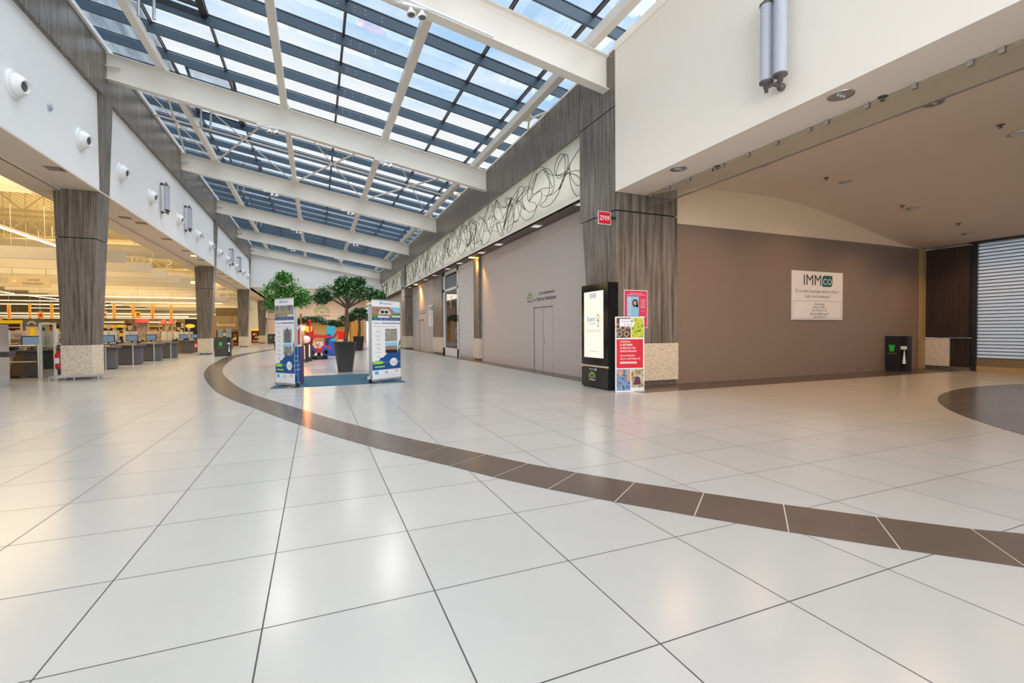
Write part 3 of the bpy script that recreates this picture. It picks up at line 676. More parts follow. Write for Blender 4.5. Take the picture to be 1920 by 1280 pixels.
# rafters : deep slate-blue fins across
XL2, XR2 = -6.15, 7.1
step = 8.6/6
rn = 0
y = beamY[0]-step*9-0.35
idx = 0
bayof = lambda y: sum(1 for b in beamY[:-1] if y > b)
cnt = {}
while y < YE+6:
    if y > -6:
        b = bayof(y); cnt[b] = cnt.get(b, 0)+1
        t = MB(); z0, z1 = 0.25, 0.50
        t.hexa([(XL2, y-0.035, ZR(XL2)+z0), (XR2, y-0.035, ZR(XR2)+z0), (XR2, y+0.035, ZR(XR2)+z0), (XL2, y+0.035, ZR(XL2)+z0)], [(XL2, y-0.035, ZR(XL2)+z1), (XR2, y-0.035, ZR(XR2)+z1), (XR2, y+0.035, ZR(XR2)+z1), (XL2, y+0.035, ZR(XL2)+z1)], 0)
        root = thing('roof_rafter', f'slate-blue glazing rafter, {ORD[min(cnt[b], 20)-1]} in the {BNm[b]}', 'rafter', (0.2, y, 9), 0, 'slate-blue rafters under the roof glass')
        t.build('fin', 'rafter_paint', root)
        t = MB(); z0, z1 = 0.535, 0.56
        t.hexa([(XL2, y-0.03, ZR(XL2)+z0), (XR2, y-0.03, ZR(XR2)+z0), (XR2, y+0.03, ZR(XR2)+z0), (XL2, y+0.03, ZR(XL2)+z0)], [(XL2, y-0.03, ZR(XL2)+z1), (XR2, y-0.03, ZR(XR2)+z1), (XR2, y+0.03, ZR(XR2)+z1), (XL2, y+0.03, ZR(XL2)+z1)], 0)
        t.build('glazing_gasket', 'rafter_paint', root)
        # splice plate screws near the ridge line
        m = MB()
        for dx in (-0.22, 0.18, 0.42, 0.82):
            for dz in (0.33, 0.42): m.lathe([(0.012, 0), (0.012, 0.012)], (0.8+dx, y-0.035, ZR(0.8+dx)+dz), (0, -1, 0), 6)
        if -1 < y < 25: m.build('screws', 'steel', root)
    y += step
for i, x in enumerate([-4.2, -2.58, 0.8, 4.25, 5.9]):
    t = thing('glazing_bar', f'thin dark glazing bar running the length of the roof, {ORD[i]} from the left', 'glazing bar', (x, 20, ZR(x)), 0, 'dark glazing bars along the roof')
    MB().bar((x, -6, ZR(x)+0.50), (x, YE+6, ZR(x)+0.50), 0.045, 0.09).build('bar', 'bar_paint', t)
    MB().bar((x, -6, ZR(x)+0.555), (x, YE+6, ZR(x)+0.555), 0.07, 0.02).build('cover_strip', 'bar_paint', t)
for k, (ya, yb) in enumerate([(-6.0, 9.6)]+bays[1:-1]+[(bays[-1][0], YE+6.5)]):
    m = MB(); z = 0.58
    m.quad((XL2, ya, ZR(XL2)+z), (XR2, ya, ZR(XR2)+z), (XR2, yb, ZR(XR2)+z), (XL2, yb, ZR(XL2)+z))
    struct(f'window_{k+1}', m, 'skylight_glass', f'roof glass over the {BNm[k]}', 'glass')
# opaque roof behind the camera closes the hall
mb = MB(); mb.box(-7.6, 7.5, YB, -6, 9.0, 9.1); struct('ceiling_5', mb, 'white_plaster')
# brushed metal parapet above the left band, mottled reflections painted into its colour
m = MB(); m.hexa([(-6.3, YB, 10.0), (-6.2, YB, 10.0), (-6.2, 56, 10.0), (-6.3, 56, 10.0)], [(-6.3, YB, 14.2), (-6.2, YB, 14.2), (-6.2, 56, 14.2), (-6.3, 56, 14.2)])
struct('wall_parapet', m, 'parapet', 'metal parapet with painted-in reflections outside the left edge of the roof glass', 'parapet')
# braces in the third bay (between second and third beams)
ya, yb = beamY[1]+0.15, beamY[2]-0.15; ym = (ya+yb)/2
xs = [LX+0.1]+PX
tt = thing('roof_bracing', 'crossed thin steel brace rods between the second and third roof beams', 'bracing', (0, ym, 9))
for a, b in zip(xs, xs[1:]):
    z = lambda x: ZR(x)+0.02
    m = MB(); m.tube([(a+.1, ya, z(a)), (b-.1, yb, z(b))], 0.022, 8); m.build('brace_rod', 'purlin_paint', tt)
    m = MB(); m.tube([(b-.1, ya, z(b)), (a+.1, yb, z(a))], 0.038, 8); m.build('brace_tube', 'purlin_paint', tt)
m = MB(); m.tube([(xs[0]-0.1, ym, ZR(xs[0])+0.02), (6.0, ym, ZR(6.0)+0.02)], 0.035, 8); m.build('tie_tube', 'purlin_paint', tt)
# rightmost edge struts near the right band
for j, yy in enumerate([13.4, 22.2, 30.9, 3.6]):
    t = thing('edge_strut', ['forked cream strut from the right band to the purlin, nearest beyond the first beam', 'forked cream strut at the right end of the braced bay', 'forked cream strut in the bay between the third and fourth beams', 'cream strut above the big cream wall'][j], 'strut', (6.2, yy, 8), 0, 'edge struts on the right band')
    x0 = 6.02
    MB().add([(x0+.1, yy-0.3, ZR(x0)+0.05), (x0+.1, yy+0.3, ZR(x0)+0.05), (x0+.28, yy+0.12, ZR(x0)-0.02), (x0+.28, yy-0.12, ZR(x0)-0.02), (x0+.1, yy-0.3, ZR(x0)+0.08), (x0+.1, yy+0.3, ZR(x0)+0.08), (x0+.28, yy+0.12, ZR(x0)+0.01), (x0+.28, yy-0.12, ZR(x0)+0.01)], [(3, 2, 1, 0), (4, 5, 6, 7), (0, 1, 5, 4), (1, 2, 6, 5), (2, 3, 7, 6), (3, 0, 4, 7)]).build('plate', 'purlin_paint', t)
    for s in (-1, 1): MB().tube([(x0+.25, yy+s*0.1, ZR(x0)), (6.58, yy+s*0.9, 7.93)], 0.03, 8).build('rod', 'purlin_paint', t)
# opening roof vents with chain actuators
vy = [(15.0, 16.6), (18.9, 20.4), (27.6, 29.1), (36.2, 37.7), (44.8, 46.2)]
vy = [(13.35, 15.0), (19.9, 22.2), (28.5, 30.8), (37.1, 39.4), (45.7, 47.8)]
vl = ['nearest, near the top left of the glass roof', 'in the braced bay', 'in the bay beyond the third beam', 'in the bay beyond the fourth beam', 'in the last bay']
for j, (a, b) in enumerate(vy):
    t = thing('roof_vent', 'dark-framed roof vent with grey actuator rods, '+vl[j], 'roof vent', (-3.4, a, 9.7), 0, 'opening roof vents')
    x0, x1 = -4.1, -2.65
    zf = lambda x: ZR(x)+0.46
    m = MB()
    for p, q in (((x0, a), (x1, a)), ((x1, a), (x1, b)), ((x1, b), (x0, b)), ((x0, b), (x0, a))): m.bar((p[0], p[1], zf(p[0])), (q[0], q[1], zf(q[0])), 0.12, 0.14)
    m.build('frame', 'black_matt', t)
    m = MB(); up = 0.55
    for p, q, za, zb in (((x0, a), (x1, a), up, up), ((x1, a), (x1, b), up, .1), ((x1, b), (x0, b), .1, .1), ((x0, b), (x0, a), .1, up)): m.bar((p[0], p[1], zf(p[0])+za+.15), (q[0], q[1], zf(q[0])+zb+.15), 0.08, 0.10)
    m.build('sash', 'bar_paint', t)
    MB().quad((x0, a, zf(x0)+up+.15), (x1, a, zf(x1)+up+.15), (x1, b, zf(x1)+.25), (x0, b, zf(x0)+.25)).build('sash_glass', 'skylight_glass', t)
    xm = -3.75
    for dx in (0, 0.30): MB().tube([(xm+dx, a+0.5, ZR(xm)+0.9), (xm+dx-0.02, a+0.45, ZR(xm)-0.72)], 0.035, 10).build('actuator_rod', 'galvanised', t)
    MB().box(xm-0.15, xm+0.45, a+0.40, a+0.50, ZR(xm)+0.30, ZR(xm)+0.36).build('bracket', 'black_matt', t)
# twin spotlights clamped under the beams
def twin_spot(x, y, label, n=2):
    z = ZR(x)-0.80
    t = thing('twin_spotlight', label, 'spotlight', (x, y-0.1, z), 0, 'twin spotlights under the roof beams')
    MB().box(x-0.34, x+0.42, y-0.16, y-0.10, z-0.05, z+0.0).build('track', 'nozzle_white', t)
    MB().box(x-0.42, x-0.22, y-0.2, y-0.08, z-0.03, z+0.04).build('driver_box', 'nozzle_white', t)
    for k in range(n):
        xx = x-0.05+0.22*k
        h = MB().tube([(xx, y-0.13, z-0.05), (xx, y-0.13, z-0.12)], 0.015, 8).build('spot_neck', 'nozzle_white', t)
        hd = MB().lathe([(0.045, 0), (0.05, 0.05), (0.09, 0.09), (0.09, 0.13), (0.075, 0.13), (0.06, 0.11)], (xx, y-0.13, z-0.09), (0.05, -0.1, -1), 16).build('spot_head', 'nozzle_white', t)
        MB().lathe([(0.0, 0.128), (0.07, 0.128)], (xx, y-0.13, z-0.09), (0.05, -0.1, -1), 16).build('spot_lens', 'nozzle_inside', hd)
sp = [(1, 0, 778, 30), (2, 1, 508, 243), (2, 2, 721, 312)]
def at_beam(k, px, py):
    return P(1, beamY[k]-0.13, px, py).x
twin_spot(at_beam(0, 775, 28), beamY[0], 'twin white spotlight under the nearest roof beam')
twin_spot(at_beam(1, 508, 247), beamY[1], 'twin white spotlight under the second beam, left of two')
twin_spot(at_beam(1, 724, 312), beamY[1], 'twin white spotlight under the second beam, right of two')
twin_spot(at_beam(2, 512, 368), beamY[2], 'twin white spotlight under the third beam, left of two')
twin_spot(at_beam(2, 655, 403), beamY[2], 'twin white spotlight under the third beam, right of two')
twin_spot(at_beam(3, 558, 437), beamY[3], 'twin white spotlight under the fourth beam, left of two')
twin_spot(at_beam(3, 665, 462), beamY[3], 'twin white spotlight under the fourth beam, right of two')
twin_spot(at_beam(4, 548, 470), beamY[4], 'twin white spotlight under the fifth beam, left of two')
twin_spot(at_beam(4, 637, 490), beamY[4], 'twin white spotlight under the fifth beam, right of two')
t = thing('cable_tray', 'slim white cable tray along the underside of the nearest roof beam', 'cable tray', (2, beamY[0]-.2, 8))
a, b = at_beam(0, 700, 0), at_beam(0, 925, 82)
m = MB(); m.bar((a, beamY[0]-0.16, ZR(a)-0.76), (b, beamY[0]-0.16, ZR(b)-0.76), 0.04, 0.04); m.build('tray', 'nozzle_white', t)
p = P(0, 6.2, 0, 0)
# ================================================================ WALL FITTINGS
def nozzle(p, nx, label):
    t = thing('air_nozzle', label, 'air nozzle', p, 0, 'ball air nozzles on the left fascia')
    ax = Vector((nx, 0, 0))
    MB().lathe([(0.30, 0.0), (0.31, 0.015), (0.27, 0.05), (0.22, 0.06)], p, ax, 28).build('flange', 'nozzle_white', t)
    tilt = Vector((nx, -0.28, -0.22)).normalized(); c = Vector(p)+ax*0.075
    MB().lathe([(0.24, 0.0), (0.215, 0.06), (0.16, 0.13), (0.14, 0.17), (0.12, 0.17), (0.11, 0.08)], c, tilt, 24).build('ball_cone', 'nozzle_white', t)
    MB().lathe([(0.0, 0.10), (0.12, 0.10)], c, tilt, 18).build('throat', 'nozzle_inside', t)
FXL = -5.92
nz = [(24, 143), (150, 243), (225, 308), (281, 357), (333, 399), (369, 431), (393, 452), (410, 468), (425, 481), (441, 493), (454, 507), (463, 514)]
for j, (px, py) in enumerate(nz):
    p = P(0, FXL, px, py); nozzle((FXL, p.y, 6.72), 1, f'white ball air nozzle on the left fascia, {ORD[j]} from the camera')
for j, (px, py) in enumerate([(92, 200), (380, 443)]):
    p = P(0, FXL, px, py); t = thing('alarm_disc', ['small grey alarm disc between the first two air nozzles', 'small grey alarm disc near the second left column'][j], 'alarm', p, 0)
    MB().lathe([(0.10, 0), (0.10, 0.02), (0.07, 0.045), (0.0, 0.05)], p, (1, 0, 0), 18).build('cover', 'grey_lamp', t)
def sconce(p, nx, label, L=0.98, r=0.08):
    t = thing('tube_wall_lamp', label, 'wall lamp', p, 0, 'twin tube wall lamps')
    for s in (-1, 1):
        c = Vector(p)+Vector((nx*0.22, s*(r+0.025), 0))
        tb = MB().lathe([(r, -L/2), (r*1.0, L/2)], c, (0, 0, 1), 24).build('lamp_tube', 'grey_lamp', t)
        for e in (-1, 1):
            MB().lathe([(0.0, 0), (r*1.12, 0.0), (r*1.12, 0.025), (r*0.45, 0.03), (r*0.45, 0.10), (r*0.3, 0.10), (r*0.3, 0.16), (0, 0.16)], c+Vector((0, 0, e*L/2)), (0, 0, e), 20).build('end_cap', 'lamp_cap', t)
    for e in (-1, 1):
        z = p[2]+e*(L/2+0.10)
        m = MB(); m.bar((p[0]+nx*0.22, p[1]-r-.025, z), (p[0]+nx*0.22, p[1]+r+.025, z), 0.03, 0.03); m.bar((p[0], p[1], z), (p[0]+nx*0.22, p[1], z), 0.03, 0.03)
        m.ball((p[0]+nx*0.05, p[1], z), 0.06); m.build('bracket', 'lamp_cap', t)
for j, (px, py) in enumerate([(312, 372), (355, 410), (436, 482), (450, 496)]):
    p = P(0, FXL+0.2, px, py); sconce((FXL, p.y, p.z), 1, f'twin grey tube wall lamp on the left fascia, {ORD[j]} from the camera')
p = P(0, 6.28, 1450, 74); sconce((6.5, p.y, p.z), -1, 'large twin grey tube wall lamp on the big cream wall', 1.12, 0.088)
# --- recessed downlights
def downlight(x, y, z, label, r=0.13, group='round downlights in the side hall ceiling', mat='nozzle_inside'):
    t = thing('downlight', label, 'downlight', (x, y, z), 0, group)
    MB().lathe([(r*0.72, -0.004), (r, -0.012), (r, 0.0)], (x, y, z), (0, 0, 1), 24).build('rim', 'steel', t)
    MB().lathe([(0, -0.003), (r*0.74, -0.003)], (x, y, z), (0, 0, 1), 24).build('reflector', 'white_soft', t)
    m = MB()
    for k in range(3): m.ball((x+(k-1)*r*0.4, y, z-0.008), r*0.14)
    m.build('lamp', 'grey_lamp', t)
def ceil_hit(px, py):
    z = 4.7
    for _ in range(12):
        p = P(2, z, px, py); z = ceilz(p.x) if p.x > 7.5 else 4.6
    return p.x, p.y, z
cl_ = [(1577, 178, 'in the opening soffit, nearest'), (1272, 316, 'in the opening soffit, close to the corner column')]
for px, py, l in cl_:
    p = P(2, 4.6, px, py); downlight(p.x, p.y, 4.6, 'round recessed downlight '+l, 0.16)
for j, (px, py) in enumerate([(1750, 192), (1910, 250), (1427, 310), (1585, 341), (1711, 394), (1816, 440)]):
    x, y, z = ceil_hit(px, py); downlight(x, y, z, 'round recessed downlight in the side hall ceiling, '+['nearest, behind the glass curtain', 'at the right edge of the view', 'nearest the corner column', 'above the left part of the notice', 'above the recycling bin', 'closest to the roller grille'][j], 0.15)
def sprinkler(x, y, z, label):
    t = thing('sprinkler', label, 'sprinkler', (x, y, z), 0, 'sprinkler heads in the side hall ceiling')
    MB().lathe([(0.06, -0.01), (0.06, 0)], (x, y, z), (0, 0, 1), 14).build('escutcheon', 'lamp_cap', t)
    m = MB(); m.tube([(x, y, z), (x, y, z-0.05)], 0.014, 8); m.lathe([(0.035, -0.058), (0.035, -0.05)], (x, y, z), (0, 0, 1), 12); m.build('head', 'lamp_cap', t)
for j, (px, py) in enumerate([(1655, 181), (1876, 234), (1345, 311), (1549, 333), (1692, 385), (1797, 434)]):
    x, y, z = ceil_hit(px, py); sprinkler(x, y, z, 'small dark sprinkler head '+['seen through the nearest glass curtain pane', 'near the right edge of the view', 'behind the second glass curtain joint', 'above the shop notice', 'right of the shop notice', 'closest to the roller grille'][j])
# left soffit fittings
for j, (px, py, on) in enumerate([(103, 316, 0), (235, 408, 0), (265, 418, 0), (312, 448, 0), (348, 470, 0), (363, 479, 1), (377, 487, 0), (415, 513, 0), (430, 522, 0), (443, 531, 0)]):
    p = P(2, 5.62, px, py); x = max(p.x, -6.8)
    t = thing('soffit_lamp', f'{"lit" if on else "square"} recessed lamp in the left soffit, {ORD[j]} from the camera', 'downlight', (x, p.y, 5.62), 0, 'recessed lamps in the left soffit')
    MB().box(x-0.17, x+0.17, p.y-0.17, p.y+0.17, 5.608, 5.62).build('frame', 'plinth', t)
    MB().box(x-0.12, x+0.12, p.y-0.12, p.y+0.12, 5.60, 5.609).build('lens', 'warm_disc' if on else 'nozzle_inside', t)
# square lamps in the right timber soffit
sq = [(1092, 386), (1006, 430), (935, 461), (903, 478), (885, 486), (862, 497), (840, 508), (815, 520), (798, 528), (780, 538), (768, 540)]
for j, (px, py) in enumerate(sq):
    p = P(2, 4.85, px, py); on = px in (885, 780); x = 6.82
    yy = P(0, x, px, py).y
    t = thing('square_downlight', f'{"glowing amber" if on else "white square"} downlight in the timber soffit, {ORD[j]} from the corner column', 'downlight', (x, yy, 4.85), 0, 'square downlights in the right timber soffit')
    MB().box(x-0.15, x+0.15, yy-0.19, yy+0.19, 4.838, 4.85).build('frame', 'white_plastic', t)
    MB().box(x-0.12, x+0.12, yy-0.15, yy+0.15, 4.832, 4.839).build('lens', 'warm_disc' if on else 'cool_disc', t)
# ================================================================ SIGNS ON THE RIGHT
t = thing('zone_sign', 'small red square zone sign on the corner column', 'sign', (6.45, 9.2, 3.97))
a = P(1, 9.22, 1121.5, 395); b = P(1, 9.22, 1145.5, 421.5); w, h = b.x-a.x, a.z-b.z
f = Face((a.x, 9.22, b.z), (1, 0, 0), (0, 0, 1))
m = MB(); f.slab(m, 0, 0, w, h, 0.012); m.build('panel', 'white_plastic', t)
m = MB(); f.rect(m, 0.012, 0.012, w-0.012, h-0.012); m.build('red_field', 'sign_red', t)
text('ZF09', f, w/2, h*0.32, h*0.36, 'white_plastic', t, bold=0.03, width=w*0.76, d=0.004)
MB().box(b.x, 6.5, 9.21, 9.25, b.z+h*0.45, b.z+h*0.65).build('bracket', 'black_matt', t)
# pink poster on the column
a = P(1, 9.235, 1170, 543); b = P(1, 9.235, 1214, 615)
f = Face((a.x, 9.235, b.z), (1, 0, 0), (0, 0, 1)); w, h = b.x-a.x, a.z-b.z
t = thing('show_poster', 'pink event poster with a portrait stuck on the corner column', 'poster', (a.x+w/2, 9.235, b.z))
m = MB(); f.slab(m, 0, 0, w, h, 0.012); sh = m.build('sheet', 'print_white', t)
m = MB(); f.rect(m, .015, .015, w-.015, h-.015); m.build('pink_field', 'pink', sh)
m = MB(); f.rect(m, .08, h*.31, w*.62, h*.83, 0, .004); m.build('picture', 'sky_print', sh)
m = MB(); f.disc(m, w*.46, h*.66, w*.12, h*.10, 0, .006); f.disc(m, w*.50, h*.60, w*.09, h*.09, 0, .006); m.build('portrait_hair', 'black_matt', sh)
m = MB(); f.disc(m, w*.455, h*.66, w*.075, h*.062, 0, .008); m.build('portrait_face', 'skin', sh)
m = MB(); f.poly(m, [(w*.34, h*.32), (w*.61, h*.32), (w*.58, h*.52), (w*.47, h*.58), (w*.38, h*.52)], 0, .008); m.build('portrait_shirt', 'sky_print', sh)
text('BOODER', f, w*.285, h*.57, w*.14, 'print_white', sh, bold=.03, d=.010, rot=PI/2, width=h*.46)
text('APEL EN SOLO A VOIR', f, w*.5, h*.90, h*.025, 'print_white', sh, bold=.02, width=w*.5)
text('CHAMBRE BIANCHE ET LES CASERNES', f, w*.5, h*.86, h*.025, 'print_white', sh, bold=.02, width=w*.82)
for i, s in enumerate(['EN CE MOIS', 'SAMEDI', '23 AOUT', 'SALLE DU', 'BOURG', '20H30']): text(s, f, w*.80, h*(.74-.042*i), h*.026, 'print_white', sh, bold=.02, width=w*.2)
text('Place 29€', f, w*.80, h*.44, h*.022, 'print_white', sh)
text('HISTOIRE', f, w*.80, h*.29, h*.03, 'print_white', sh, bold=.03, width=w*.25)
m = MB(); f.rect(m, w*.72, h*.21, w*.9, h*.27, 0, .004); m.build('badge', 'purple', sh)
# backlit advertising column
ky0, ky1 = 8.9, 10.02
t = thing('advertising_kiosk', 'black standing kiosk with a glowing poster screen', 'kiosk', (6.2, 9.4, 0))
X0 = 6.05
fk = Face((X0, ky1, 0), (0, -1, 0), (0, 0, 1)); w = ky1-ky0
MB().box(X0, X0+0.28, ky0, ky1, 0.55, 2.45).build('upper_housing', 'black_gloss', t)
MB().box(X0, X0+0.28, ky0, ky1, 0.03, 0.48).build('lower_housing', 'black_gloss', t)
MB().box(X0+.03, X0+0.25, ky0+.03, ky1-.03, 0.0, 0.56).build('core', 'black_matt', t)
m = MB(); fk.slab(m, 0, .50, w, .54, .02); m.build('trim_strip', 'tan', t)
sc = MB(); fk.rect(sc, .12, .72, w-.17, 2.28, 0, .003); scr = sc.build('screen', 'screen_light', t)
text('Essenti', fk, w*.40, 1.58, .12, 'cyan_print', scr, width=.36, bold=.04, d=.006)
text('CLAIRIERE', fk, w*.42, 1.50, .05, 'cyan_print', scr, width=.28, d=.006)
m = MB(); fk.ring(m, w*.66, 1.66, .03, .05, 0, .006, sy=1.6); fk.ring(m, w*.66, 1.52, .03, .045, 0, .006, sy=1.8); m.build('squiggle', 'orange', scr)
text('DES IDEES A VIVRE', fk, w*.48, 1.32, .07, 'pale_pink', scr, width=.62, d=.006)
text('www.leclairiere.fr', fk, w*.5, .86, .03, 'grey_ink', scr, width=.4, d=.006)
m = MB(); fk.rect(m, .38, 2.12, .66, 2.24, 0, .005); m.build('screen_badge', 'print_white', scr)
text('Clearchannel', fk, w*.42, .43, .04, 'white_plastic', t, width=.24, d=.004)
m = MB(); fk.ring(m, w*.42+.16, .445, .012, .03, 0, .004); m.build('ring_mark', 'white_plastic', t)
sunburst(fk, w*.42, .24, .15, t, ink='white_plastic', ray='logo_green', words=False)
text('Val', fk, w*.42, .24, .05, 'white_plastic', t, d=.004); text("d'Halatte", fk, w*.42, .175, .055, 'white_plastic', t, d=.004, width=.27, bold=.02)
# three-sided cardboard totem
a = P(2, 0, 1155, 734); b = P(2, 0, 1201, 732); c = Vector((b.x+.12, b.y+.42, 0))
a = Vector((6.08, 8.66, 0)); b = Vector((6.74, 8.5, 0)); c = Vector((6.78, 8.98, 0))
t = thing('cardboard_totem', 'three-sided wine fair cardboard totem next to the black kiosk', 'display stand', ((a.x+b.x+c.x)/3, (a.y+b.y+c.y)/3, 0))
HT = 1.66
def panel(p, q, nm):
    f = Face(p, q-p, (0, 0, 1)); m = MB(); f.slab(m, 0, 0, (q-p).length, HT, .006); o = m.build(nm, 'print_white', t); return f, (q-p).length, o
f, w, pn = panel(a, b, 'front_panel')
m = MB(); f.rect(m, .03, .63*HT*.5, w-.03, .70*HT); m.build('red_field', 'sign_red', pn)
y0 = .46
for i, s in enumerate(['À PARTIR DU', '23 SEPTEMBRE', 'LA FOIRE AUX VINS', 'ARRIVE EN MAGASIN']): text(s, f, .11, HT*(.655-.042*i), HT*.026, 'print_white', pn, align='LEFT', bold=.04, width=(.24, .29, .36, .38)[i])
for i, s in enumerate(['PRÉ-COMMANDEZ', 'DÈS LE 16 SEPTEMBRE SUR']): text(s, f, .11, HT*(.47-.042*i), HT*.024, 'print_white', pn, align='LEFT', width=(.34, .47)[i])
m = MB(); f.rect(m, .11, HT*.375, .50, HT*.40, 0, .003); m.build('address_box', 'print_white', pn)
text('VIN.MAGASIN.ONLINE', f, .13, HT*.380, HT*.014, 'ink', pn, align='LEFT', width=.34, d=.005)
m = MB(); f.rect(m, .03, HT*.72, .36, HT*.985); m.build('cellar_picture', 'print_cellar', pn)
m = MB()
for cx_, cy_2 in ((.10, .77), (.26, .77), (.18, .85), (.06, .87), (.30, .88)): f.ring(m, cx_, HT*cy_2, .045, .062, 0, .004)
m.build('barrel_rings', 'tan', pn)
m = MB(); f.rect(m, .38, HT*.72, w-.02, HT*.985); m.build('grape_picture', 'print_grape', pn)
m = MB(); f.rect(m, .10, HT*.87, .44, HT*.97, 0, .006); m.build('header_box', 'print_white', pn)
text('E.Leclerc', f, .25, HT*.93, HT*.022, 'navy', pn, width=.2, d=.008)
m = MB(); f.ring(m, .39, HT*.94, .015, .03, 0, .008)
m.build('ring_mark', 'grey_ink', pn)
for i in range(3):
    m = MB(); f.ring(m, .22+.07*i, HT*.895, .014, .02, 0, .008); m.build('round_marks', 'grey_ink', pn)
m = MB(); f.rect(m, .03, .03, .35, HT*.30); m.build('berry_picture', 'print_berry', pn)
m = MB(); f.poly(m, [(.05, .47), (.14, .49), (.20, .42), (.13, .34), (.05, .38)], 0, .004); f.poly(m, [(.27, .48), (.34, .48), (.345, .25), (.29, .22), (.26, .34)], 0, .004); m.build('hands_in_picture', 'skin', pn)
m = MB(); f.rect(m, .37, .09, w-.02, HT*.30); m.build('garden_picture', 'print_garden', pn)
m = MB(); f.poly(m, [(.43, .15), (.60, .15), (.57, .31), (.51, .34), (.46, .31)], 0, .004); m.build('figure_dress', 'purple', pn)
m = MB(); f.disc(m, .515, .37, .028, .038, 0, .005); m.build('figure_face', 'skin', pn)
f, w2, pn = panel(b, c, 'side_panel')
m = MB(); f.rect(m, .03, HT*.60, w2-.03, HT*.98); m.build('side_picture', 'print_food', pn)
m = MB(); f.rect(m, .03, HT*.30, w2-.03, HT*.58); m.build('side_picture', 'print_grape', pn)
m = MB(); f.rect(m, .03, .06, w2-.03, HT*.28); m.build('side_picture', 'print_cellar', pn)
f, _, _ = panel(c, a, 'back_panel')
# notice on the brown wall
a = P(1, YW-.02, 1485, 506); b = P(1, YW-.02, 1579.5, 599.5)
w, h = b.x-a.x, a.z-b.z; f = Face((a.x, YW-.02, b.z), (1, 0, 0), (0, 0, 1))
t = thing('wall_notice', 'white shop-to-let notice with teal logo on the brown wall', 'sign', (a.x+w/2, YW-.02, b.z))
m = MB(); f.slab(m, 0, 0, w, h, .02); sh = m.build('panel', 'print_white', t)
text('IMM', f, w*.39, h*.715, h*.225, 'ink', sh, width=w*.335)
m = MB(); x0, x1, z0, z1 = w*.58, w*.785, h*.69, h*.925
pts = [(x0, z0), (x1-.10, z0)]+[(x1-.10+.10*math.cos(q), z0+.10+.10*math.sin(q)) for q in (-PI/3, -PI/6, 0)]+[(x1, z1), (x0+.10, z1)]+[(x0+.10+.10*math.cos(q), z1-.10+.10*math.sin(q)) for q in (2*PI/3, 5*PI/6, PI)]
f.poly(m, pts, 0, .003); m.build('teal_badge', 'teal', sh)
text('CO', f, (x0+x1)/2, h*.735, h*.13, 'print_white', sh, width=w*.175, d=.006)
text('Et si cette boutique était la vôtre ?', f, w*.5, h*.56, h*.07, 'grey_ink', sh, width=w*.86)
text('Cela vous intéresse ?', f, w*.5, h*.455, h*.07, 'grey_ink', sh, width=w*.52)
m = MB()
for (p0, q0, p1, q1) in ((.03, .385, .97, .39), (.03, .03, .97, .035), (.03, .03, .034, .39), (.966, .03, .97, .39)): f.rect(m, w*p0, h*q0, w*p1, h*q1)
m.build('contact_frame', 'grey_ink', sh)
for i, (s, ww) in enumerate([('Contactez', .19), ('Brian LEMEL', .23), ('06 33 85 31 91', .29), ('brian.lemel@immco.fr', .37), ('www.immco.fr', .24)]): text(s, f, w*.53, h*(.305-.066*i), h*.048, 'grey_ink', sh, width=w*ww)
m = MB(); f.rect(m, w*.345, h*.093, w*.715, h*.097); f.rect(m, w*.41, h*.028, w*.65, h*.032, 0, .004); m.build('underline', 'grey_ink', sh)
# same notice, small, on the far taupe boarding
a = P(0, 7.085, 803, 572); b = P(0, 7.085, 815.5, 611)
w, h = a.y-b.y, a.z-b.z; f = Face((7.085, a.y, b.z), (0, -1, 0), (0, 0, 1))
t = thing('wall_notice', 'small distant white notice on the taupe boarding left of the pilaster', 'sign', (7.085, a.y-w/2, b.z))
m = MB(); f.slab(m, 0, 0, w, h, .01); sh = m.build('panel', 'print_white', t)
text('IMM', f, w*.33, h*.72, h*.2, 'ink', sh, width=w*.36); m = MB(); f.rect(m, w*.56, h*.70, w*.86, h*.94); m.build('teal_badge', 'teal', sh); text('CO', f, w*.71, h*.75, h*.12, 'print_white', sh, width=w*.22, d=.006)
text('Et si cette boutique était la vôtre ?', f, w*.5, h*.56, h*.06, 'grey_ink', sh, width=w*.86); text('Cela vous intéresse ?', f, w*.5, h*.46, h*.06, 'grey_ink', sh, width=w*.5)
for i, s in enumerate(['Contactez', 'Brian LEMEL', '06 33 85 31 91', 'www.immco.fr']): text(s, f, w*.5, h*(.3-.07*i), h*.04, 'grey_ink', sh)
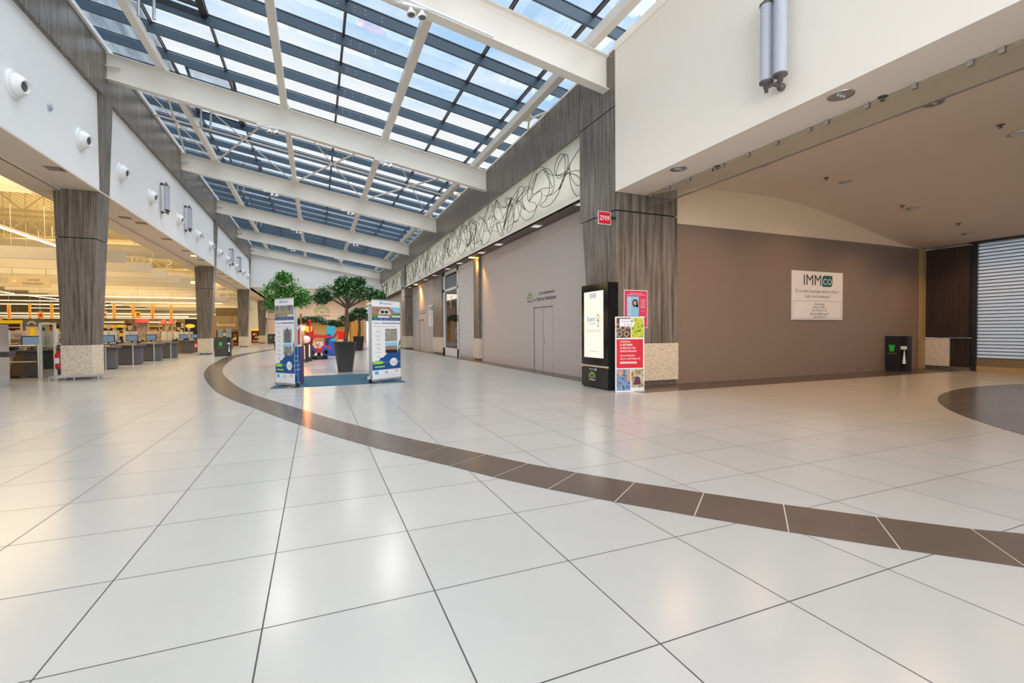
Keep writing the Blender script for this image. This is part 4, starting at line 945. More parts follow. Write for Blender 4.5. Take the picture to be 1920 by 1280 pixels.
# recycling bins
def bin_(x, y, rz, label, k=1.0, wd=None):
    t = thing('recycling_bin', label, 'bin', (x, y, 0), rz, 'dark recycling bins')
    w, d, h = .80*k, .50*k, 1.12*k; w, d = wd or (w, d); mt0 = 'bin_grey' if y > 20 else 'black_matt'
    MB().box(-w/2, w/2-.14*k, -d/2, d/2, .0, h).build('body', mt0, t, world=False)
    MB().box(w/2-.14*k, w/2, -d/2+.12*k, d/2, .0, h).build('side_body', 'black_matt', t, world=False)
    f = Face((-.09*k, -d/2, .74*k), (1, 0, 0), (0, 0, 1))
    m = MB(); f.poly(m, [(-.055, -.11), (.055, -.11), (.085, .06), (-.085, .06)], 0, .004); f.rect(m, -.095, .07, .095, .10, 0, .004); m.build('cup_mark', 'bright_green', t, world=False)
    me_f = Face((-.09*k, -d/2, .55*k), (1, 0, 0), (0, 0, 1)); o = text('GOBELETS', me_f, 0, .0, .04, 'green', None, d=.004); o.parent = t
    m = MB(); m.lathe([(.05*k, 0), (.045*k, .05*k), (.012*k, .4*k), (.01*k, .42*k)], (w/2-.08*k, -d/2+.09*k, .25*k), (.02, 0, 1), 12); m.build('cup_tube', 'white_plastic', t, world=False)
    m = MB(); m.box(w/2-.16*k, w/2-.02*k, -d/2+.02*k, -d/2+.14*k, .70*k, .80*k); m.build('tube_holder', 'white_plastic', t, world=False)
    return t
bin_(17.15, 9.06, -PI/2, 'black recycling bin with green cup mark against the brown wall', 1.0, (.56, .34))
p = P(2, 0, 407, 669)
bin_(-5.1, 32.3, 0, 'grey recycling bin with green cup mark beside the second left column', 1.0)
bin_(-5.2, 67.0, 0, 'small distant recycling bin between the two farthest left columns', 1.1)
# two little scuffs of loose plaster on the brown wall stay out; floor outlet marks
t = thing('floor_socket', 'small metal socket low on the brown wall left of the bin', 'socket', (13.1, YW-.02, .18))
pp = P(1, YW-.015, 1611, 696); t.location = (pp.x, YW-.02, .10); MB().box(pp.x-.09, pp.x+.09, YW-.03, YW-.015, .10, .16).build('plate', 'steel', t)
# ================================================================ MALL FURNITURE
def leaves(mb, blobs, n, size, rnd):
    for _ in range(n):
        bx, by, bz, rx, ry, rz = rnd.choice(blobs)
        th = rnd.uniform(0, 2*PI); cz = rnd.uniform(-1, 1); rr = rnd.uniform(0.35, 1.0)**0.5*(1.28 if rnd.random() < .22 else 1)
        s = math.sqrt(1-cz*cz)
        c = Vector((bx+rx*rr*s*math.cos(th), by+ry*rr*s*math.sin(th), bz+rz*rr*cz))
        d = Vector((rnd.uniform(-1, 1), rnd.uniform(-1, 1), rnd.uniform(-0.9, 0.35))).normalized()
        r = d.cross(Vector((rnd.uniform(-.4, .4), rnd.uniform(-.4, .4), 1))).normalized(); u = r.cross(d)
        L = size*rnd.uniform(.7, 1.3); w = L*.30
        a, b = c, c+d*L
        m1 = c+d*L*.5+r*w+u*L*.07; m2 = c+d*L*.5-r*w+u*L*.07
        mb.add([a, m1, b, m2, c+d*L*.5], [(0, 1, 4), (1, 2, 4), (2, 3, 4), (3, 0, 4)], 0)
def potted_tree(x, y, label, pot, trunk_h, blobs, n, leaf='leaf_green', size=.09, seed=1, trunk_r=.07, lean=(.03, .02)):
    rnd = random.Random(seed)
    t = thing('potted_tree', label, 'tree', (x, y, 0), 0, 'potted trees along the middle of the mall')
    r0, r1, h = pot
    MB().lathe([(r0, 0), (r1, h), (r1+.015, h), (r1+.015, h+.015), (r1-.03, h+.015), (r1-.05, h-.08)], (x, y, 0), (0, 0, 1), 32).build('pot', 'pot_brown', t)
    MB().lathe([(0, h-.06), (r1-.04, h-.06)], (x, y, 0), (0, 0, 1), 24).build('soil', 'soil', t)
    m = MB(); pts = []; N = 9
    for i in range(N):
        u = i/(N-1); pts.append((x+lean[0]*u*4+.03*math.sin(5*u), y+lean[1]*u+.02*math.sin(7*u+1), h-.08+(trunk_h-h+.08)*u))
    m.tube(pts, [trunk_r*(1.15-.45*i/(N-1)) for i in range(N)], 12)
    top = Vector(pts[-1])
    for bl in blobs:
        b = Vector(bl[:3])+Vector((x, y, 0)); mid = top.lerp(b, .5)+Vector((0, 0, -.05)); m.tube([top-Vector((0, 0, .25)), mid, b], [trunk_r*.6, trunk_r*.35, trunk_r*.12], 8)
    m.build('trunk', 'bark', t)
    mb = MB(); leaves(mb, [(x+b[0], y+b[1], b[2], b[3], b[4], b[5]) for b in blobs], n, size, rnd); mb.build('foliage', leaf, t)
    return t
potted_tree(0.92, 17.2, 'umbrella-shaped tree in a tall brown pot between the roll-up banners', (.24, .38, 1.02), 2.45,
    [(.15, 0, 3.0, .42, .45, .24), (-.45, -.1, 2.72, .42, .4, .24), (-.72, .05, 2.55, .26, .35, .2), (.75, .1, 2.78, .45, .42, .22), (1.1, 0, 2.62, .28, .35, .20), (.3, -.25, 2.72, .5, .4, .25), (.0, .1, 3.08, .3, .3, .2), (.45, .15, 3.12, .3, .3, .16)], 5600, size=.105, seed=4)
potted_tree(-1.22, 21.0, 'rounded bright green tree behind the left roll-up banner', (.22, .34, .9), 2.2,
    [(.1, 0, 3.3, .5, .45, .42), (-.3, 0, 3.0, .45, .45, .40), (.45, 0, 2.9, .48, .45, .45), (-.35, 0, 2.55, .3, .35, .3), (.75, 0, 2.75, .33, .3, .35), (.1, 0, 2.75, .5, .45, .4), (.05, 0, 3.6, .28, .3, .22)], 4300, 'leaf_bright', size=.12, seed=9)
potted_tree(2.95, 37.0, 'smaller flat-topped tree in a dark pot behind the trunk of the umbrella tree', (.28, .40, 1.05), 2.5,
    [(0, 0, 2.75, .7, .5, .30), (-.75, 0, 2.45, .6, .5, .25), (.85, 0, 2.5, .7, .5, .28), (.2, 0, 3.0, .5, .4, .2)], 2400, size=.16, seed=12, trunk_r=.10)
potted_tree(-.55, 36.5, 'far low-crowned tree beside the orange lamp', (.26, .36, .95), 2.35,
    [(0, 0, 2.33, .8, .5, .2), (.5, 0, 2.33, .7, .5, .18), (-.5, 0, 2.2, .5, .5, .18)], 1500, size=.15, seed=22, trunk_r=.09)
potted_tree(.95, 40.5, 'far low-crowned tree above the small blue ride', (.26, .36, .95), 1.95,
    [(0, 0, 2.2, .8, .5, .2), (.7, 0, 2.05, .5, .5, .2)], 1300, size=.15, seed=23, trunk_r=.07)
# mat
m = MB(); q = [P(2, 0, *p) for p in [(512, 728), (752, 716), (700, 700), (572, 704)]]
q = [Vector((-1.05, 12.75, 0)), Vector((2.22, 12.82, 0)), Vector((2.0, 15.9, 0)), Vector((-.55, 15.9, 0))]
m.hexa([(v.x, v.y, 0) for v in q], [(v.x, v.y, .012) for v in q]); o = m.build('entrance_mat', 'carpet_blue', origin=(.6, 14, 0)); tag(o, 'dark blue carpet mat lying under both roll-up banners', 'mat')
# roll-up banners
def rollup(A, B, label, head, words, pics, HT=2.22, double=True):
    A = Vector(A); B = Vector(B); u = (B-A).normalized(); W = (B-A).length
    t = thing('roll_up_banner', label, 'banner', ((A.x+B.x)/2, (A.y+B.y)/2, 0), 0, 'roll-up banners on the blue mat')
    f = Face((A.x, A.y, .10), (u.x, u.y, 0), (0, 0, 1)); H = HT-.10
    m = MB(); f.slab(m, 0, 0, W, H, .004); bs = m.build('banner_sheet', 'print_white', t)
    m = MB(); n = f.n
    ca = Vector((A.x, A.y, .06))-n*.06-u*.01; cb = Vector((B.x, B.y, .06))-n*.06+u*.01
    m.tube([ca, cb], .055, 16); m.build('cassette', 'galvanised', t)
    m = MB(); m.tube([ca-u*.02, ca], .058, 16); m.tube([cb, cb+u*.02], .058, 16); m.build('cassette_cap', 'black_matt', t)
    m = MB()
    for k in (.15, .85):
        c = ca.lerp(cb, k); m.bar(c-n*.22-Vector((0, 0, .045)), c+n*.2-Vector((0, 0, .045)), .05, .02)
    m.build('foot', 'galvanised', t)
    mid = ca.lerp(cb, .5)-n*.03; MB().tube([mid, mid+Vector((0, 0, HT-.05))], .012, 8).build('pole', 'galvanised', t)
    m = MB(); m.bar(f.p(0, H, -.01), f.p(W, H, -.01), .03, .03); m.build('top_rail', 'galvanised', t)
    # printed design
    X = lambda k: W*k
    m = MB(); f.rect(m, 0, H*.775, W, H*.915); m.build('house_picture', pics[0], bs)
    if pics[0] == 'print_house':
        m = MB(); f.poly(m, [(X(.62), H*.915), (W, H*.915), (W, H*.84), (X(.80), H*.85)], 0, .003); m.build('picture_sky', 'sky_print', bs)
        m = MB(); f.poly(m, [(X(.22), H*.82), (X(.30), H*.885), (X(.58), H*.885), (X(.66), H*.82)], 0, .004); f.rect(m, X(.2), H*.775, X(.6), H*.80, 0, .003); m.build('picture_gable', 'house_white', bs)
        m = MB(); f.rect(m, X(.30), H*.832, X(.42), H*.868, 0, .006); f.rect(m, X(.44), H*.832, X(.56), H*.868, 0, .006); m.build('picture_window', 'dark_green', bs)
        m = MB(); f.poly(m, [(X(.62), H*.775), (X(.75), H*.83), (W, H*.85), (W, H*.775)], 0, .005); f.rect(m, 0, H*.775, X(.2), H*.815, 0, .005); m.build('picture_hedge', 'hedge', bs)
    else:
        m = MB(); f.rect(m, 0, H*.775, W, H*.86, 0, .003); m.build('picture_front', 'print_stone', bs)
        m = MB()
        for k in range(4): f.rect(m, X(.16+.2*k), H*.79, X(.26+.2*k), H*.85, 0, .005)
        m.build('picture_window', 'gold', bs)
    m = MB(); f.rect(m, X(.70), H*.785, W, H*.805, 0, .007); m.build('web_label', 'print_white', bs)
    text('votre devis gratuit', f, X(.85), H*.791, H*.008, 'pink', bs, width=X(.24), d=.009)
    m = MB(); f.poly(m, [(X(.27), H*.945), (X(.29), H*.975), (X(.36), H*.975), (X(.38), H*.965), (X(.34), H*.96), (X(.31), H*.945)], 0, .003); m.build('logo', 'cyan_print', bs)
    text('RENOVATION', f, X(.55), H*.948, H*.018, 'navy', bs, width=X(.33), bold=.03)
    m = MB(); f.rect(m, 0, H*.742, W, H*.775, 0, .004); f.rect(m, X(.34), H*.703, W, H*.713); m.build('blue_bar', 'navy', bs)
    for i, s in enumerate(['Toitures', 'Façades', 'Isolation', 'Combles', 'Devis']): text(s, f, X(.12+.185*i), H*.752, H*.012, 'print_white', bs, width=X(.13), d=.006)
    text(head, f, X(.05), H*.70, H*.018, 'navy', bs, align='LEFT', width=X(.25), bold=.02)
    m = MB(); f.rect(m, X(.05), H*.664, X(.88), H*.667); m.build('thin_rule', 'grey_ink', bs)
    m = MB()
    for i in range(4):
        cy2 = H*(.60-.105*i)
        if i % 2: f.ring(m, X(.2), cy2, .022, .030, 0, .003)
        else: f.ring(m, X(.18), cy2+.01, .016, .023, 0, .003); f.ring(m, X(.24), cy2-.02, .014, .021, 0, .003)
    m.build('round_icon', 'grey_ink', bs)
    for i, s in enumerate(words): text(s, f, X(.2), H*(.54-.105*i), H*.013, 'grey_ink', bs, width=X(.2))
    m = MB(); f.poly(m, [(0, H*.115), (W, H*.115), (W, H*.50), (X(.95), H*.46), (X(.90), H*.34), (X(.55), H*.33), (X(.36), H*.27), (X(.26), H*.265), (X(.24), H*.235), (0, H*.22)]); m.build('blue_wave', 'navy', bs)
    m = MB(); f.rect(m, X(.45), H*.475, X(.88), H*.635, 0, .004); m.build('upper_picture', pics[1], bs)
    m = MB(); f.rect(m, X(.45), H*.325, X(.88), H*.46, 0, .006); m.build('lower_picture', pics[2], bs)
    if pics[2] == 'print_house':
        m = MB(); f.rect(m, X(.45), H*.415, X(.88), H*.46, 0, .008); m.build('picture_sky', 'sky_print', bs)
        m = MB(); f.rect(m, X(.45), H*.325, X(.88), H*.365, 0, .008); m.build('picture_ground', 'black_matt', bs)
    else:
        m = MB(); f.rect(m, X(.45), H*.43, X(.88), H*.46, 0, .008); m.build('picture_sky', 'sky_print', bs)
        m = MB(); f.poly(m, [(X(.5), H*.475), (X(.5), H*.58), (X(.66), H*.66), (X(.82), H*.58), (X(.82), H*.475)], 0, .006); m.build('picture_gable', 'slate', bs)
    m = MB(); f.rect(m, X(.03), H*.19, X(.36), H*.225, 0, .004); f.rect(m, 0, H*.205, W, H*.209, 0, .003); f.rect(m, X(.08), H*.145, X(.42), H*.163, 0, .004); f.poly(m, [(X(.93), H*.40), (W, H*.44), (W, H*.40), (X(.95), H*.36)], 0, .005); m.build('green_label', 'lime', bs)
    text('-20%', f, X(.2), H*.198, H*.018, 'print_white', bs, d=.008, bold=.02)
    m = MB(); f.disc(m, X(.74), H*.205, X(.14), H*.052, 0, .007, 28); m.build('round_seal', 'print_white', bs)
    text('30 ans', f, X(.74), H*.203, H*.014, 'navy', bs, width=X(.2), d=.009, bold=.02); text('de garantie', f, X(.74), H*.185, H*.009, 'navy', bs, width=X(.17), d=.009)
    m = MB(); f.rect(m, X(.08), H*.06, X(.20), H*.10, 0, .004); m.build('blue_badge', 'cyan_print', bs)
    m = MB(); f.ring(m, X(.84), H*.088, .02, .034, 0, .004); m.build('red_badge', 'pink', bs)
    m = MB(); f.poly(m, [(X(.44), H*.08), (X(.48), H*.095), (X(.52), H*.08)], 0, .004); f.rect(m, X(.41), H*.07, X(.55), H*.074, 0, .004); m.build('grey_badge', 'grey_ink', bs)
    return t
rollup((1.36, 12.83, 0), (2.19, 13.42, 0), 'right blue and white roll-up banner with a red-roofed house picture', 'Toitures', ['Nettoyage', 'Traitement', 'Rénovation', 'Imperméabilisation'], ['print_house', 'print_stone', 'print_house'])
rollup((-.96, 13.35, 0), (-.50, 12.72, 0), 'left blue and white roll-up banner with a dark gabled house picture', 'Façade', ['Nettoyage', 'Traitement', 'Ravalement', 'Protection'], ['print_night', 'print_stone', 'print_night'])
# backs of two more roll-ups
def rollup_back(A, B, label, HT):
    A = Vector(A); B = Vector(B); u = (B-A).normalized()
    t = thing('roll_up_banner', label, 'banner', ((A.x+B.x)/2, (A.y+B.y)/2, 0), 0, 'roll-up banners on the blue mat')
    f = Face((A.x, A.y, .10), (u.x, u.y, 0), (0, 0, 1)); W = (B-A).length
    m = MB(); f.slab(m, 0, 0, W, HT-.1, .004); m.build('banner_sheet', 'print_white', t)
    m = MB(); m.bar((A.x, A.y, .05), (B.x, B.y, .05), .10, .09); m.build('cassette', 'galvanised', t)
    m = MB(); m.bar((A.x, A.y, HT), (B.x, B.y, HT), .03, .03); m.build('top_rail', 'galvanised', t)
    md = A.lerp(B, .5); MB().tube([(md.x, md.y, .09), (md.x, md.y, HT-.02)], .012, 8).build('pole', 'galvanised', t)
rollup_back((1.37, 13.8, 0), (1.55, 14.62, 0), 'plain back of a banner standing edge-on behind the right roll-up', 2.15)
rollup_back((-.58, 13.5, 0), (-.44, 13.2, 0), 'plain pale banner edge just right of the left roll-up', 2.02)
# folding leaflet display, blue
t = thing('leaflet_display', 'dark blue folding display board with white words beside the left roll-up', 'display stand', (-.33, 13.35, 0))
A = Vector((-.50, 13.05, 0)); B = Vector((-.28, 13.45, 0)); u = (B-A).normalized()
A = P(1, 13.0, 549, 720); A.z = 0; B = P(1, 13.35, 565, 718); B.z = 0; u = (B-A).normalized(); t.location = ((A.x+B.x)/2, (A.y+B.y)/2, 0)
f = Face((A.x, A.y, 0), (u.x, u.y, 0), (0, 0, 1)); W = (B-A).length
m = MB(); f.slab(m, 0, 0.02, W, 1.0, .02); m.build('front_board', 'navy', t)
B2 = B+Vector((.06, .40, 0)); f2 = Face((B.x+.005, B.y, 0), (B2-B), (0, 0, 1)); m = MB(); f2.slab(m, 0, 0.02, .36, 1.0, .02); m.build('side_board', 'purple', t)
for i, s in enumerate(['TOITURE', 'FAÇADE', 'ISOLATION', 'COMBLES', 'DEVIS']): text(s, f, .02, .74-.115*i, .035, 'print_white', t, align='LEFT', width=W*(.6, .55, .8, .85, .4)[i])
# --- children's rides and lamp beyond
rx, ry = -.15, 26.0
rx = P(1, ry, 598, 655).x
t = thing('kiddie_ride', 'red and blue coin-operated plane-car ride on a dark base', 'ride', (rx, ry, 0))
S = 1.0
def bx(x0, x1, y0, y1, z0, z1, nm, mt): MB().box(rx+x0, rx+x1, ry+y0, ry+y1, z0, z1).build(nm, mt, t)
MB().lathe([(.55, 0), (.58, .1), (.5, .22)], (rx, ry, 0), (0, 0, 1), 24).build('base', 'black_matt', t)
MB().tube([(rx, ry, .2), (rx, ry, .42)], .12, 12).build('pivot', 'dark_metal', t)
def hull(pts, y, w, nm, mt):
    n = len(pts); lo = [(rx+a, y-w, z) for a, z in pts]; hi = [(rx+a, y+w, z) for a, z in pts]
    fs = [tuple(range(n)), tuple(range(2*n-1, n-1, -1))]+[(i, i+n, (i+1) % n+n, (i+1) % n) for i in range(n)]
    MB().add(lo+hi, fs).build(nm, mt, t)
hull([(-.78, .42), (.70, .42), (.80, .62), (.72, .85), (.25, .88), (.10, .70), (-.25, .70), (-.40, .92), (-.75, .84), (-.84, .6)], ry, .36, 'car_body', 'sign_red')
for cx2 in (-.50, .45):
    for s in (-1, 1):
        m = MB(); m.lathe([(.27, -.05), (.30, 0), (.27, .05)], (rx+cx2, ry+s*.38, .50), (0, 1, 0), 20); m.build('wheel_arch', 'blue_ride', t)
        m = MB(); m.lathe([(.17, -.06), (.19, 0), (.17, .06)], (rx+cx2, ry+s*.41, .46), (0, 1, 0), 18); wh = m.build('wheel', 'black_matt', t)
        m = MB(); m.lathe([(.0, .07), (.09, .07)], (rx+cx2, ry+s*.41, .46), (0, s, 0), 14); m.build('hub_cap', 'yellow', wh)
hull([(-.62, 1.36), (.55, 1.36), (.95, 1.42), (.45, 1.54), (-.2, 1.58), (-.6, 1.46)], ry, .30, 'canopy', 'sign_red')
hull([(.80, 1.38), (1.12, 1.42), (1.34, 1.82), (1.20, 1.82)], ry, .10, 'tail_fin', 'red')
hull([(.42, 1.26), (1.12, 1.34), (1.0, 1.42), (.45, 1.40)], ry, .18, 'tail_boom', 'blue_ride')
for xx in (-.45, .35): MB().tube([(rx+xx, ry-.25, .85), (rx+xx+.05, ry-.25, 1.4)], .025, 8).build('canopy_post', 'red', t)
MB().box(rx-.15, rx+.3, ry-.2, ry+.2, .70, 1.12).build('seat', 'white_plastic', t)
MB().ball((rx-.1, ry-.33, .98), .14).build('pink_knob', 'pale_pink', t)
MB().box(rx+.45, rx+.62, ry-.12, ry+.12, .88, 1.32).build('coin_box', 'black_matt', t)
for ch in list(t.children): pass
t.scale = (.74, .74, .80)
ax_ = P(1, 30, 618, 650).x
t2 = thing('arcade_cabinet', 'turquoise and blue arcade cabinet right of the small ride', 'arcade machine', (ax_, 30, 0))
MB().box(ax_-.35, ax_+.35, 29.7, 30.4, 0.05, .85).build('lower_cabinet', 'blue_ride', t2)
MB().hexa([(ax_-.30, 29.75, .85), (ax_+.35, 29.75, .85), (ax_+.35, 30.4, .85), (ax_-.30, 30.4, .85)], [(ax_-.1, 29.9, 1.75), (ax_+.30, 29.9, 1.75), (ax_+.30, 30.4, 1.75), (ax_-.1, 30.4, 1.75)]).build('upper_cabinet', 'cyan_print', t2)
MB().box(ax_-.25, ax_+.05, 29.7, 29.76, .95, 1.25).build('screen', 'black_gloss', t2)
MB().box(ax_-.30, ax_+.30, 29.72, 30.38, 0, .05).build('foot', 'black_matt', t2)
# amusement ride signpost with glowing orange lantern
lx, ly = P(1, 23.5, 568, 620).x, 23.5
t = thing('lamp_post_ride', 'glowing orange lantern on a dark post beside the ride', 'lamp', (lx, ly, 0))
zc = P(1, 23.5, 568, 615).z
MB().tube([(lx, ly, 0), (lx, ly, zc-.11)], .04, 12).build('post', 'brown_panel', t)
MB().lathe([(.22, 0), (.22, .04), (.06, .07)], (lx, ly, 0), (0, 0, 1), 18).build('foot', 'black_matt', t)
MB().lathe([(.05, -.11), (.11, -.07), (.12, .07), (.08, .11)], (lx, ly, zc), (0, 0, 1), 8).build('lantern_shade', 'orange_glow', t)
MB().ball((lx, ly-.11, zc), .05).build('bulb', 'orange_core', t)
MB().lathe([(.15, .11), (.04, .18), (0, .2)], (lx, ly, zc), (0, 0, 1), 12).build('cap', 'sign_red', t)
lx2 = P(1, 25.5, 579, 616).x
t = thing('lamp_post_ride', 'smaller amber lantern right behind the glowing orange one', 'lamp', (lx2, 25.5, 0))
MB().tube([(lx2, 25.5, 0), (lx2, 25.5, 1.38)], .04, 10).build('post', 'brown_panel', t); MB().lathe([(.07, 0), (.15, .06), (.16, .22), (.1, .3)], (lx2, 25.5, 1.38), (0, 0, 1), 8).build('lantern_shade', 'amber_glow', t)
px_ = P(1, 22.0, 552, 690).x
t = thing('ride_sign', 'red and white wedge-shaped sign with small print behind the blue display', 'sign', (px_, 22.0, 0))
f = Face((px_-.32, 22.0, 0), (1, 0, 0), (0, 0, 1))
m = MB(); lo = [(0, 0), (.62, 0), (.62, 1.75), (.5, 1.62), (0, .95)]
m.add([f.p(a, b, 0) for a, b in lo]+[f.p(a, b, -.12) for a, b in lo], [(0, 1, 2, 3, 4), (9, 8, 7, 6, 5)]+[(i, i+5, (i+1) % 5+5, (i+1) % 5) for i in range(5)]); m.build('cabinet', 'print_white', t)
m = MB(); f.poly(m, [(.12, .85), (.56, .85), (.56, 1.6), (.5, 1.5), (.12, .98)], 0, .004); m.build('red_field', 'sign_red', t)
m = MB()
for i in range(6): f.rect(m, .1, .30+.08*i, .52, .34+.08*i, 0, .004)
m.build('small_print', 'grey_ink', t)
gx = P(1, 24.5, 577, 690).x
t = thing('ball_dispenser', 'black and white capsule vending machine with a round white top', 'vending machine', (gx, 24.5, 0))
MB().box(gx-.28, gx+.20, 24.3, 24.75, 0, .85).build('cabinet', 'black_matt', t); MB().ball((gx-.05, 24.4, 1.02), .2).build('globe', 'print_white', t)
m = MB(); m.box(gx-.22, gx-.1, 24.28, 24.3, .1, .75); m.box(gx+.06, gx+.12, 24.28, 24.3, .2, .8); m.build('white_trim', 'print_white', t)
MB().tube([(gx+.12, 24.6, .85), (gx+.12, 24.6, 1.9)], .04, 8).build('red_pole', 'red', t)
MB().tube([(gx+.12, 24.6, 1.9), (gx+.12, 24.6, 1.98)], .1, 8).build('pole_top', 'red', t)
pl = P(1, 34, 565, 640).x
t = thing('flag_pole', 'thin reddish pole rising behind the orange lantern', 'pole', (pl, 34, 0)); MB().tube([(pl, 34, 0), (pl, 34, P(1, 34, 565, 588).z)], .06, 10).build('pole', 'roof_tile', t)
# far shop interior behind the logo wall
for (x0, x1, mt, z1, lab) in ((3.0, 3.9, 'red_glow', 1.5, 'red glowing stand in the far shop entrance'), (4.0, 4.5, 'amber_glow', 1.5, 'amber glowing stand in the far shop entrance'), (-3.6, -2.2, 'amber_glow', 1.6, 'amber stand at the left of the far shop entrance'), (-1.4, -.3, 'sign_red', 2.0, 'red stand in the middle of the far shop entrance')):
    t = thing('shop_stand', lab, 'display stand', ((x0+x1)/2, 73.5, 0), 0, 'stands in the far shop entrance')
    MB().box(x0, x1, 73.2, 73.8, .35, z1).build('lit_panel', mt, t); MB().box(x0-.05, x1+.05, 73.1, 73.9, 0, .35).build('base', 'print_white', t)
t = thing('timber_panel', 'ochre timber panel right of the far shop entrance', 'panel', (5.6, 69.8, 0)); MB().box(4.6, 6.1, 69.75, 69.95, 0, 2.9).build('panel', 'ochre', t)
# ================================================================ SUPERMARKET on the left
# enclosure
mb = MB(); mb.box(-44, -7.6, 88, 88.3, 0, 9.2); mb.box(-44.2, -44, 10, 88, 0, 9.2); mb.box(-44, -7.6, 9.8, 10, 0, 9.2); struct('wall_store', mb, 'deck', 'back walls of the supermarket', 'wall')
mb = MB(); x = -44.0
while x < -7.6:      # ribbed steel deck
    mb.box(x, x+.16, 10, 88, 8.95, 9.05); mb.box(x+.16, x+.32, 10, 88, 9.05, 9.12); x += .32
struct('ceiling_6', mb, 'deck', 'ribbed warm-lit steel ceiling of the supermarket', 'ceiling')
for j, y in enumerate(range(16, 88, 8)):
    t = thing('roof_truss', f'pale lattice roof truss in the supermarket, {ORD[j]} from the front', 'truss', (-26, y, 8), 0, 'supermarket roof trusses')
    m = MB(); m.bar((-44, y, 8.8), (-7.7, y, 8.8), .14, .16); m.bar((-44, y, 7.7), (-7.7, y, 7.7), .14, .16); m.build('chords', 'deck', t)
    m = MB(); x = -43.5; s = 0
    while x < -8.8: m.bar((x, y, 7.7 if s else 8.8), (x+1.1, y, 8.8 if s else 7.7), .06, .06); x += 1.1; s = 1-s
    m.build('web_bars', 'deck', t)
# ducts
t = thing('air_duct', 'fat round perforated air duct with a capped end, near the top left', 'duct', (-14, 25, 7.2), 0, 'supermarket air ducts')
pe = P(1, 24, 60, 340)
m = MB(); m.tube([(-30, 24.0, 7.3), (pe.x, 24.0, 7.3)], .48, 24); m.build('duct_tube', 'duct', t)
m = MB(); m.lathe([(.48, 0), (.52, .04), (.35, .06)], (pe.x, 24, 7.3), (1, 0, 0), 24); m.build('end_cap', 'white_plastic', t)
t = thing('air_duct', 'long round air duct crossing above the checkouts', 'duct', (-10, 33, 6), 0, 'supermarket air ducts')
m = MB(); m.tube([(-30, 33, 6.1), (-7.8, 33, 6.1)], .38, 20); m.build('duct_tube', 'duct', t)
hang(t, *[(-29+2.8*k, 33, 6.45, 8.9) for k in range(8)])
t = thing('air_duct', 'grey round air duct farther back over the tills', 'duct', (-14, 46, 5.6), 0, 'supermarket air ducts')
m = MB(); m.tube([(-34, 46, 6.1), (-7.8, 46, 6.1)], .42, 20); m.build('duct_tube', 'duct', t)
for j, (y, z) in enumerate([(54, 6.05), (62, 6.05), (70, 6.05)]):
    t = thing('air_duct', f'distant air duct deep in the supermarket, {ORD[j]} of three', 'duct', (-16, y, z), 0, 'supermarket air ducts')
    m = MB(); m.tube([(-40, y, z), (-7.8, y, z)], .4, 14); m.build('duct_tube', 'duct', t)
# hanging baffle boards across the tills
bz = 4.2
by = [21.4, 23.3, 26.6, 29.2, 31.8, 34.4, 37.0, 39.6, 42.2, 44.8, 47.4, 50, 53, 56, 59, 60.8, 66, 68.8]
for j, y in enumerate(by):
    x1 = -6.95-.03*j if j else -10.2
    t = thing('hanging_baffle', f'long pale baffle board hanging over the tills, {ORD[j]} from the front', 'baffle', (-12, y, bz), 0, 'baffle boards over the checkouts')
    MB().box(-18, x1, y-.06, y+.06, bz, bz+.45).build('board', 'baffle', t)
    hang(t, *[(x, y, bz+.45, 8.95) for x in (-17.5, -13.6, x1-.6)])
# linear lamps running away from the camera
k = 0
for x, z in ((-11.15, 5.5), (-15.3, 5.5), (-19.5, 5.5), (-23.8, 5.5), (-28.0, 5.5)):
    for (a, b) in ((18, 40), (41, 63), (64, 86)):
        lab = f'long warm strip lamp in the supermarket, {ORD[k//3]} row from the tills, {["near", "middle", "far"][k % 3]} length'
        t = thing('strip_lamp', lab, 'lamp', (x, (a+b)/2, z), 0, 'supermarket strip lamps')
        MB().box(x-.07, x+.07, a, b, z, z+.09).build('housing', 'white_plastic', t)
        MB().box(x-.05, x+.05, a, b, z-.03, z-.001).build('light_tube', 'warm_tube', t)
        hang(t, *[(x, yy, z+.09, 8.95) for yy in range(a+1, b, 10)]); k += 1
for j, (y, z) in enumerate([(44, 4.15), (52, 4.2), (60, 4.3), (75, 4.6)]):
    t = thing('strip_lamp', f'warm strip lamp running across the aisles, {ORD[j]} from the front', 'lamp', (-18, y, z), 0, 'cross strip lamps')
    MB().box(-32, -8.2, y-.06, y+.06, z, z+.08).build('housing', 'white_plastic', t)
    MB().box(-32, -8.2, y-.04, y+.04, z-.025, z-.001).build('light_tube', 'warm_tube', t)
    hang(t, *[(x, y, z+.08, 8.95) for x in (-24, -16, -9)])
# hanging direction board
a = P(1, 29, 14, 517); b = P(1, 29, 94, 538)
t = thing('hanging_sign', 'pale hanging till sign with grey words near the left edge', 'sign', ((a.x+b.x)/2, 29, b.z))
f = Face((a.x, 29, b.z), (1, 0, 0), (0, 0, 1)); w, h = b.x-a.x, a.z-b.z
m = MB(); f.slab(m, 0, 0, w, h, .03); m.build('panel', 'shelf_cream', t)
m = MB(); f.disc(m, w*.16, h*.52, h*.24, h*.24, 0, .004); m.build('round_badge', 'print_white', t)
m = MB(); f.ring(m, w*.16, h*.52, h*.14, h*.20, 0, .008); m.build('badge_mark', 'orange', t)
text('CAISSES', f, w*.6, h*.58, h*.22, 'grey_ink', t, width=w*.32, d=.006); text('SCAN-ACHAT', f, w*.6, h*.20, h*.24, 'grey_ink', t, width=w*.5, bold=.03, d=.006)
hang(t, *[(a.x+w*x, 29.015, a.z, 8.95) for x in (.1, .9)])
